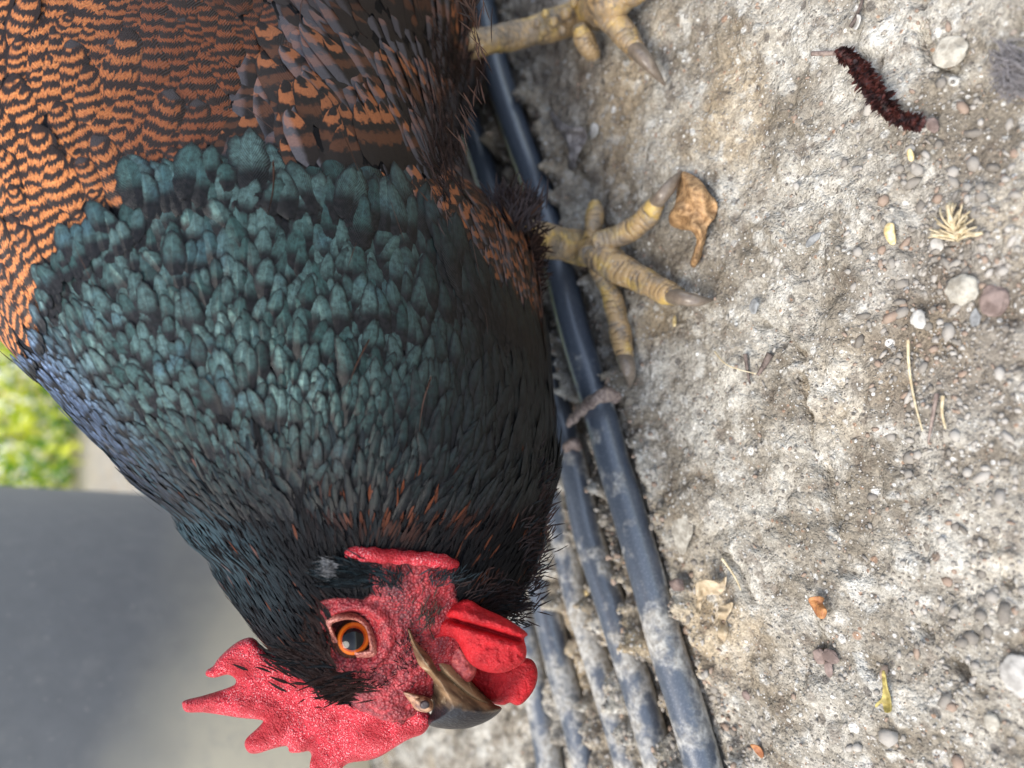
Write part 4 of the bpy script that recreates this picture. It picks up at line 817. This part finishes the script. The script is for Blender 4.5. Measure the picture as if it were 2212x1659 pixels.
# ================================================================== SMALL THINGS ON THE GROUND
def sheet(name, poly, mat, hf, thick=.0003, step=3., smooth_n=3, lift=.0010):
    """thin curled piece lying on the ground: outline given where it lies; hf(x,y,d)->height in metres"""
    poly = catmull(poly, smooth_n, True); x, y, d, b, Fq = poly_grid(poly, step)
    z = hf(x, y, d) + lift; g0 = gnd(x, y, z); base = ground_z(g0[:, 0].copy(), g0[:, 1].copy(), False); g0[:, 2] += np.percentile(base, 85)
    bot = g0 - [0, 0, thick]; n = len(x)
    rim = []
    ed = {}
    for f in Fq:
        for a_, b_ in ((f[0], f[1]), (f[1], f[2]), (f[2], f[3]), (f[3], f[0])):
            if (b_, a_) in ed: del ed[(b_, a_)]
            else: ed[(a_, b_)] = 1
    rim = [[b_, a_, a_ + n, b_ + n] for a_, b_ in ed]
    return mesh(name, np.vstack([g0, bot]), np.vstack([Fq, Fq[:, ::-1] + n, np.array(rim)]), mat)
def wav(a, k, s=1): return lambda x, y, d: a * (np.sin(x / k + s) * np.cos(y / (k * 1.2) + s) * .5 + .5) + fbm(np.stack([x, y, x * 0], -1), .05, 2, int(s * 9)) * a * .35
MAT['leaf_tan'] = flat("dry tan leaf", (.33, .25, .15), (.50, .40, .27), 350, .6)
MAT['leaf_brown'] = flat("dry brown leaf", (.22, .12, .05), (.50, .30, .14), 420, .6, .9, .0012)
MAT['leaf_orange'] = flat("dry orange leaf", (.26, .09, .03), (.46, .21, .07), 420, .6, .8, .001)
MAT['leaf_grey'] = flat("grey leaf", (.13, .11, .10), (.27, .24, .22), 300, .7)
MAT['olive'] = flat("olive leaf scrap", (.22, .17, .04), (.50, .40, .12), 500, .6)
MAT['seed'] = flat("straw grain", (.52, .38, .16), (.82, .66, .36), 700, .55)
MAT['straw'] = flat("dry straw", (.45, .35, .2), (.68, .57, .38), 600, .6)
MAT['twig'] = flat("dark twig", (.05, .035, .028), (.16, .12, .10), 500, .8)
MAT['stone_grey'] = flat("grey stone", (.15, .15, .145), (.30, .30, .29), 300, .8, .6)
MAT['stone_brown'] = flat("brown stone", (.13, .09, .075), (.27, .20, .17), 300, .8, .6)
MAT['stone_pale'] = flat("pale stone", (.27, .24, .19), (.50, .46, .38), 350, .85, .8, .001)
MAT['stone_white'] = flat("white stone", (.30, .28, .25), (.52, .49, .44), 300, .8, .5)
MAT['catkin'] = flat("catkin scale", (.010, .003, .004), (.075, .016, .011), 500, .6)
MAT['root'] = flat("old root", (.13, .09, .075), (.30, .23, .19), 500, .8, .7)
tag(sheet('dead_leaf', [(1478, 372), (1500, 378), (1520, 392), (1540, 420), (1556, 440), (1552, 470), (1536, 490), (1530, 520), (1522, 552), (1508, 578), (1498, 572), (1505, 545), (1512, 520), (1500, 500), (1482, 498), (1456, 488), (1452, 466), (1466, 440), (1470, 400)], MAT['leaf_brown'], lambda x, y, d: .006 * (1 - np.exp(-d / 12)) + .0055 * fbm(np.stack([x, y, x * 0], -1), .022, 2, 5, .5), step=2.5), 'crumpled brown dead leaf beside the near foot\'s claw', 'leaf')
tag(sheet('dead_leaf', [(1192, 240), (1215, 262), (1240, 275), (1262, 276), (1270, 300), (1252, 335), (1240, 368), (1230, 362), (1232, 330), (1222, 300), (1200, 270)], MAT['leaf_grey'], wav(.006, 30, 1)), 'greyish curled dead leaf between the two feet', 'leaf')
tag(sheet('leaf_fragment', [(1522, 1258), (1540, 1248), (1560, 1250), (1575, 1255), (1588, 1238), (1586, 1262), (1576, 1280), (1556, 1280), (1540, 1284), (1534, 1300), (1530, 1325), (1522, 1325), (1524, 1290)], MAT['leaf_tan'], wav(.006, 26, 2)), 'cream torn leaf piece with a narrow tail', 'leaf')
tag(sheet('leaf_fragment', [(1570, 1308), (1585, 1302), (1602, 1296), (1598, 1315), (1586, 1335), (1592, 1355), (1588, 1372), (1578, 1388), (1568, 1372), (1570, 1345)], MAT['leaf_tan'], wav(.006, 20, 4)), 'creased tan leaf piece beside the cream torn one', 'leaf')
tag(sheet('leaf_fragment', [(1762, 1290), (1780, 1284), (1796, 1288), (1792, 1300), (1802, 1315), (1796, 1332), (1782, 1328), (1772, 1312)], MAT['leaf_orange'], wav(.004, 12, 3), step=2), 'small orange crumpled leaf scrap', 'leaf')
tag(sheet('leaf_fragment', [(1628, 1605), (1645, 1608), (1656, 1622), (1654, 1635), (1644, 1628), (1634, 1615)], MAT['leaf_orange'], wav(.002, 10, 3), step=2), 'tiny rusty leaf scrap near the front tube', 'leaf')
tag(sheet('leaf_fragment', [(1920, 1446), (1926, 1446), (1932, 1480), (1938, 1500), (1940, 1530), (1926, 1532), (1920, 1512), (1908, 1522), (1906, 1515), (1920, 1500), (1921, 1470)], MAT['olive'], wav(.003, 14, 5), step=2), 'olive yellow folded leaf scrap with a stalk', 'leaf')
tag(sheet('leaf_fragment', [(1862, 38), (1872, 40), (1870, 55), (1862, 70), (1856, 66), (1858, 50)], MAT['stone_white'], wav(.002, 10, 5), step=2), 'white flake lying under the dark twig', 'flake')
def stone(px_, py_, wpx_, hpx_, mat, label, seed, flatn=.55, rot=0.):
    c_ = gpt(px_, py_); d_ = float((c_ - CAM) @ FV); V_, F_ = stone_proto(seed, 4, .22); V_ = V_ / np.abs(V_).max(0)
    V_ = V_ * (1 + .10 * fbm(V_ * 1., 2.2, 3, seed)[:, None]); sx = hpx_ / 2 * d_ / F_PX; sy = wpx_ / 2 * d_ / F_PX * 1.15; cr, sr = math.cos(rot), math.sin(rot)
    V_ = V_ * [sx, sy, min(sx, sy) * flatn]; V_ = np.stack([V_[:, 0] * cr - V_[:, 1] * sr, V_[:, 0] * sr + V_[:, 1] * cr, V_[:, 2]], 1) + c_ + [0, 0, min(sx, sy) * flatn * .35]
    return tag(mesh('stone', V_, F_, mat), label, 'stone', 'stones on the dirt')
stone(2097, 625, 62, 70, MAT['stone_pale'], 'large pale buff stone at the lower frame edge near the brown one', 3)
stone(2158, 652, 50, 70, MAT['stone_brown'], 'large layered brown stone beside the pale buff one', 4)
stone(2150, 1555, 30, 46, MAT['stone_pale'], 'smooth rounded cream pebble', 6)
stone(1770, 520, 42, 20, MAT['stone_grey'], 'dark grey chip near the grain', 7, rot=.5)
stone(1782, 1416, 28, 36, MAT['stone_brown'], 'dull brown chip left in the cluster of three', 8, .35)
stone(1812, 1412, 36, 30, MAT['stone_brown'], 'broad brown chip on top of the cluster of three', 9, .35)
stone(1808, 1438, 20, 36, MAT['stone_brown'], 'thin brown chip under the broad one', 10, .3)
stone(1480, 1262, 40, 30, MAT['stone_brown'], 'brown clod at the lip beside the front tube', 12, .8)
stone(1620, 1500, 20, 20, MAT['stone_brown'], 'small mauve brown chip', 13)
stone(1478, 1128, 60, 130, MAT['stone_pale'], 'long flat weathered slab set in the dirt beside the front tube', 15, .10)
stone(2205, 1455, 90, 90, MAT['stone_white'], 'whitish rock cut by the lower frame edge', 16, .3)
stone(2060, 118, 62, 70, MAT['stone_pale'], 'rounded pale stone beyond the catkin', 17, .25)
stone(2000, 690, 30, 44, MAT['stone_white'], 'knobbly white and grey stone', 18, .6)
stone(2030, 275, 22, 44, MAT['stone_brown'], 'reddish oval stone beside the catkin', 19, .6, .5)
stone(1640, 662, 22, 34, MAT['stone_grey'], 'pale grey flake near the near foot', 20, .3)
stone(2120, 690, 20, 44, MAT['stone_grey'], 'slaty violet chip wedged between the two large stones', 21, .3)
stone(2030, 530, 26, 34, MAT['stone_white'], 'white flat pebble under the dry grass tuft', 22, .3)
stone(1290, 282, 26, 36, MAT['stone_white'], 'pale angular chip below the far foot', 23, .4)
def grain(pts, r, label):
    q = catmull(np.array([[*gpt(a_, b_, .0012)] for a_, b_ in pts]), 10); t = np.linspace(0, 1, len(q)); V_, F_, u_ = sweep(q, r * np.sqrt(np.clip(1 - (2 * t - 1) ** 2, .004, 1)), 16, flat=.6, disp=lambda s, a__: r * .07 * np.cos(a__ * 6)); return tag(mesh('grain', V_, F_, MAT['seed'], uv=u_), label, 'seed')
grain([(1951, 486), (1947, 505), (1948, 532)], .0014, 'golden husked grain lying on bare dirt')
grain([(1462, 682), (1466, 695), (1471, 706)], .0009, 'small pale grain beside the near foot\'s middle claw')
grain([(1266, 1275), (1272, 1290), (1276, 1308)], .0010, 'yellow grain lodged between the tubes')
grain([(1990, 330), (1994, 344), (1996, 356)], .0008, 'pinkish husk by the catkin\'s end')
def stick(name, pts, r, mat, label, cat, lift=.001, seg=8, knob=0., grp=None):
    q = catmull(np.array([[*gpt(a_, b_, lift + (c_[0] if c_ else 0))] for a_, b_, *c_ in pts]), 8); t = np.linspace(0, 1, len(q)); V_, F_, u_ = sweep(q, r * (1 - .55 * t), seg, disp=(lambda s, a__: knob * np.sin(s * 900 + a__)) if knob else None); return tag(mesh(name, V_, F_, mat, uv=u_), label, cat, grp)
stick('twig', [(1857, 68), (1868, 48), (1880, 20), (1885, -15)], .0006, MAT['twig'], 'dark twig above the white flake', 'twig')
stick('straw', [(1974, 735), (1976, 780), (1982, 830), (1996, 880), (2010, 930)], .00045, MAT['straw'], 'long bent straw lying across gravel', 'straw')
stick('straw', [(2052, 855), (2054, 890), (2062, 925)], .0005, MAT['straw'], 'short pale straw next to a brown one', 'straw')
stick('twig', [(2040, 850), (2034, 900), (2020, 955)], .0006, MAT['root'], 'thin brown stalk beside the short pale straw', 'twig')
stick('straw', [(1590, 1200), (1612, 1240), (1625, 1270)], .00045, MAT['straw'], 'yellow grass stalk above the cream torn leaf', 'straw')
stick('straw', [(1560, 760), (1600, 790), (1660, 810)], .0003, MAT['straw'], 'fine tan fibre lying between near foot and gravel', 'straw')
stick('twig', [(1680, 765), (1668, 790), (1655, 810)], .0012, MAT['twig'], 'stubby dark twig on the tan dirt', 'twig')
stick('twig', [(1630, 765), (1634, 800), (1638, 830)], .0007, MAT['twig'], 'slim dark twig left of the stubby one', 'twig')
stick('straw', [(2105, 470), (2085, 505), (2060, 515)], .0004, MAT['straw'], 'single straw below the dry grass tuft', 'straw')
# root lying over the front tube
q = catmull(np.array([*[D3(*a_) [:3] for a_ in [(1230, 915, .305, 1), (1248, 895, .297, 1), (1275, 870, .284, 1), (1300, 856, .279, 1), (1322, 852, .281, 1), (1332, 862, .284, 1)]]]), 10)
V_, F_, u_ = sweep(q, .0027 * (1 - .4 * np.abs(np.linspace(-1, .6, len(q)))), 14, disp=lambda s, a__: .0004 * np.sin(s * 700 + 2 * a__)); tag(mesh('root', V_, F_, MAT['root'], uv=u_), 'muddy brown root curled over the front tube', 'root')
q = catmull(np.array([*[D3(*a_)[:3] for a_ in [(1205, 985, .325, 1), (1220, 970, .312, 1), (1238, 958, .305, 1), (1248, 962, .308, 1)]]]), 10)
V_, F_, u_ = sweep(q, .0022, 12, disp=lambda s, a__: .0004 * np.sin(s * 700 + 2 * a__)); tag(mesh('root', V_, F_, MAT['root'], uv=u_), 'smaller muddy root over the second tube', 'root')
# catkin: a curved spike packed with dark red scales, and its stalk
ck = empty('catkin', gpt(1920, 210)); tag(ck, 'dark red dried catkin with a thin stalk lying on the dirt', 'catkin')
axis_p = catmull(np.array([gpt(a_, b_, .0035) for a_, b_ in [(1840, 120), (1868, 145), (1900, 185), (1935, 225), (1965, 262), (2015, 278)]]), 14)
V_, F_, u_ = sweep(axis_p, .0014, 10); mesh('axis', V_, F_, MAT['catkin'], ck, uv=u_)
T_, A_, B_ = frames(axis_p); n = 1100; r = np.random.default_rng(9); ki = r.integers(0, len(axis_p), n); an = r.uniform(0, 6.283, n)
out = np.cos(an)[:, None] * A_[ki] + np.sin(an)[:, None] * B_[ki]; k_env = .6 + .4 * np.sin(np.linspace(0, math.pi, len(axis_p)))[ki] + .12 * np.sin(ki / 3.2)
root_ = axis_p[ki] + out * .0010; dr = out * .75 + T_[ki] * .55 + r.normal(size=(n, 3)) * .28; dr /= np.linalg.norm(dr, axis=1)[:, None]; nb = np.cross(dr, np.cross(T_[ki], dr)); nb /= np.linalg.norm(nb, axis=1)[:, None]
feathers('scales', root_, nb, dr, .0022 * k_env * r.uniform(.5, 1.5, n), .0013 * r.uniform(.6, 1.2, n), MAT['catkin'], r.random((n, 3)), nS=4, nC=3, lift=.05, rbody=.01, parent=ck, pt=1.4)
q = catmull(np.array([gpt(a_, b_, .0035) for a_, b_ in [(1842, 125), (1815, 124), (1780, 126)]]), 8); V_, F_, u_ = sweep(q, .0007, 8); mesh('stalk', V_, F_, MAT['root'], ck, uv=u_)
# dry grass tuft
r = np.random.default_rng(4); parts = []
for k_ in range(46):
    a_ = r.uniform(math.pi * .9, math.pi * 2.05); l = r.uniform(30, 75) if k_ else 80; x1, y1 = 2082 + l * math.cos(a_) * .8, 512 + l * math.sin(a_)
    p0, p1 = gpt(2082 + r.normal() * 6, 514 + r.normal() * 4, .001), gpt(x1, y1, .0015 + .003 * r.random()); mid = (p0 + p1) / 2 + [0, 0, .003 * r.random()]
    parts.append(sweep(catmull([p0, mid, p1], 5), .00022 if k_ % 7 else .0005, 5))
V_, F_, u_, _ = join(parts); tag(mesh('dry_grass_tuft', V_, F_, MAT['straw'], uv=u_), 'fanned tuft of dry straw coloured grass', 'grass')
# lost down feather at the frame edge
r = np.random.default_rng(14); parts = []
for k_ in range(260):
    a_ = r.uniform(2.2, 4.2); l = r.uniform(15, 75); p0 = gpt(2235 + r.normal() * 12, 165 + r.normal() * 22, .002); p1 = gpt(2235 + l * math.cos(a_), 165 + r.normal() * 12 + l * math.sin(a_) * 1.2, .002 + .006 * r.random())
    parts.append(sweep(catmull([p0, (p0 + p1) / 2 + r.normal(size=3) * .0012, p1], 4), .00012, 4))
V_, F_, u_, _ = join(parts); MAT['down'] = flat("grey down", (.13, .12, .12), (.24, .22, .22), 500, .8); tag(mesh('down_feather', V_, F_, MAT['down'], uv=u_), 'soft grey down feather cut by the lower frame edge', 'feather')
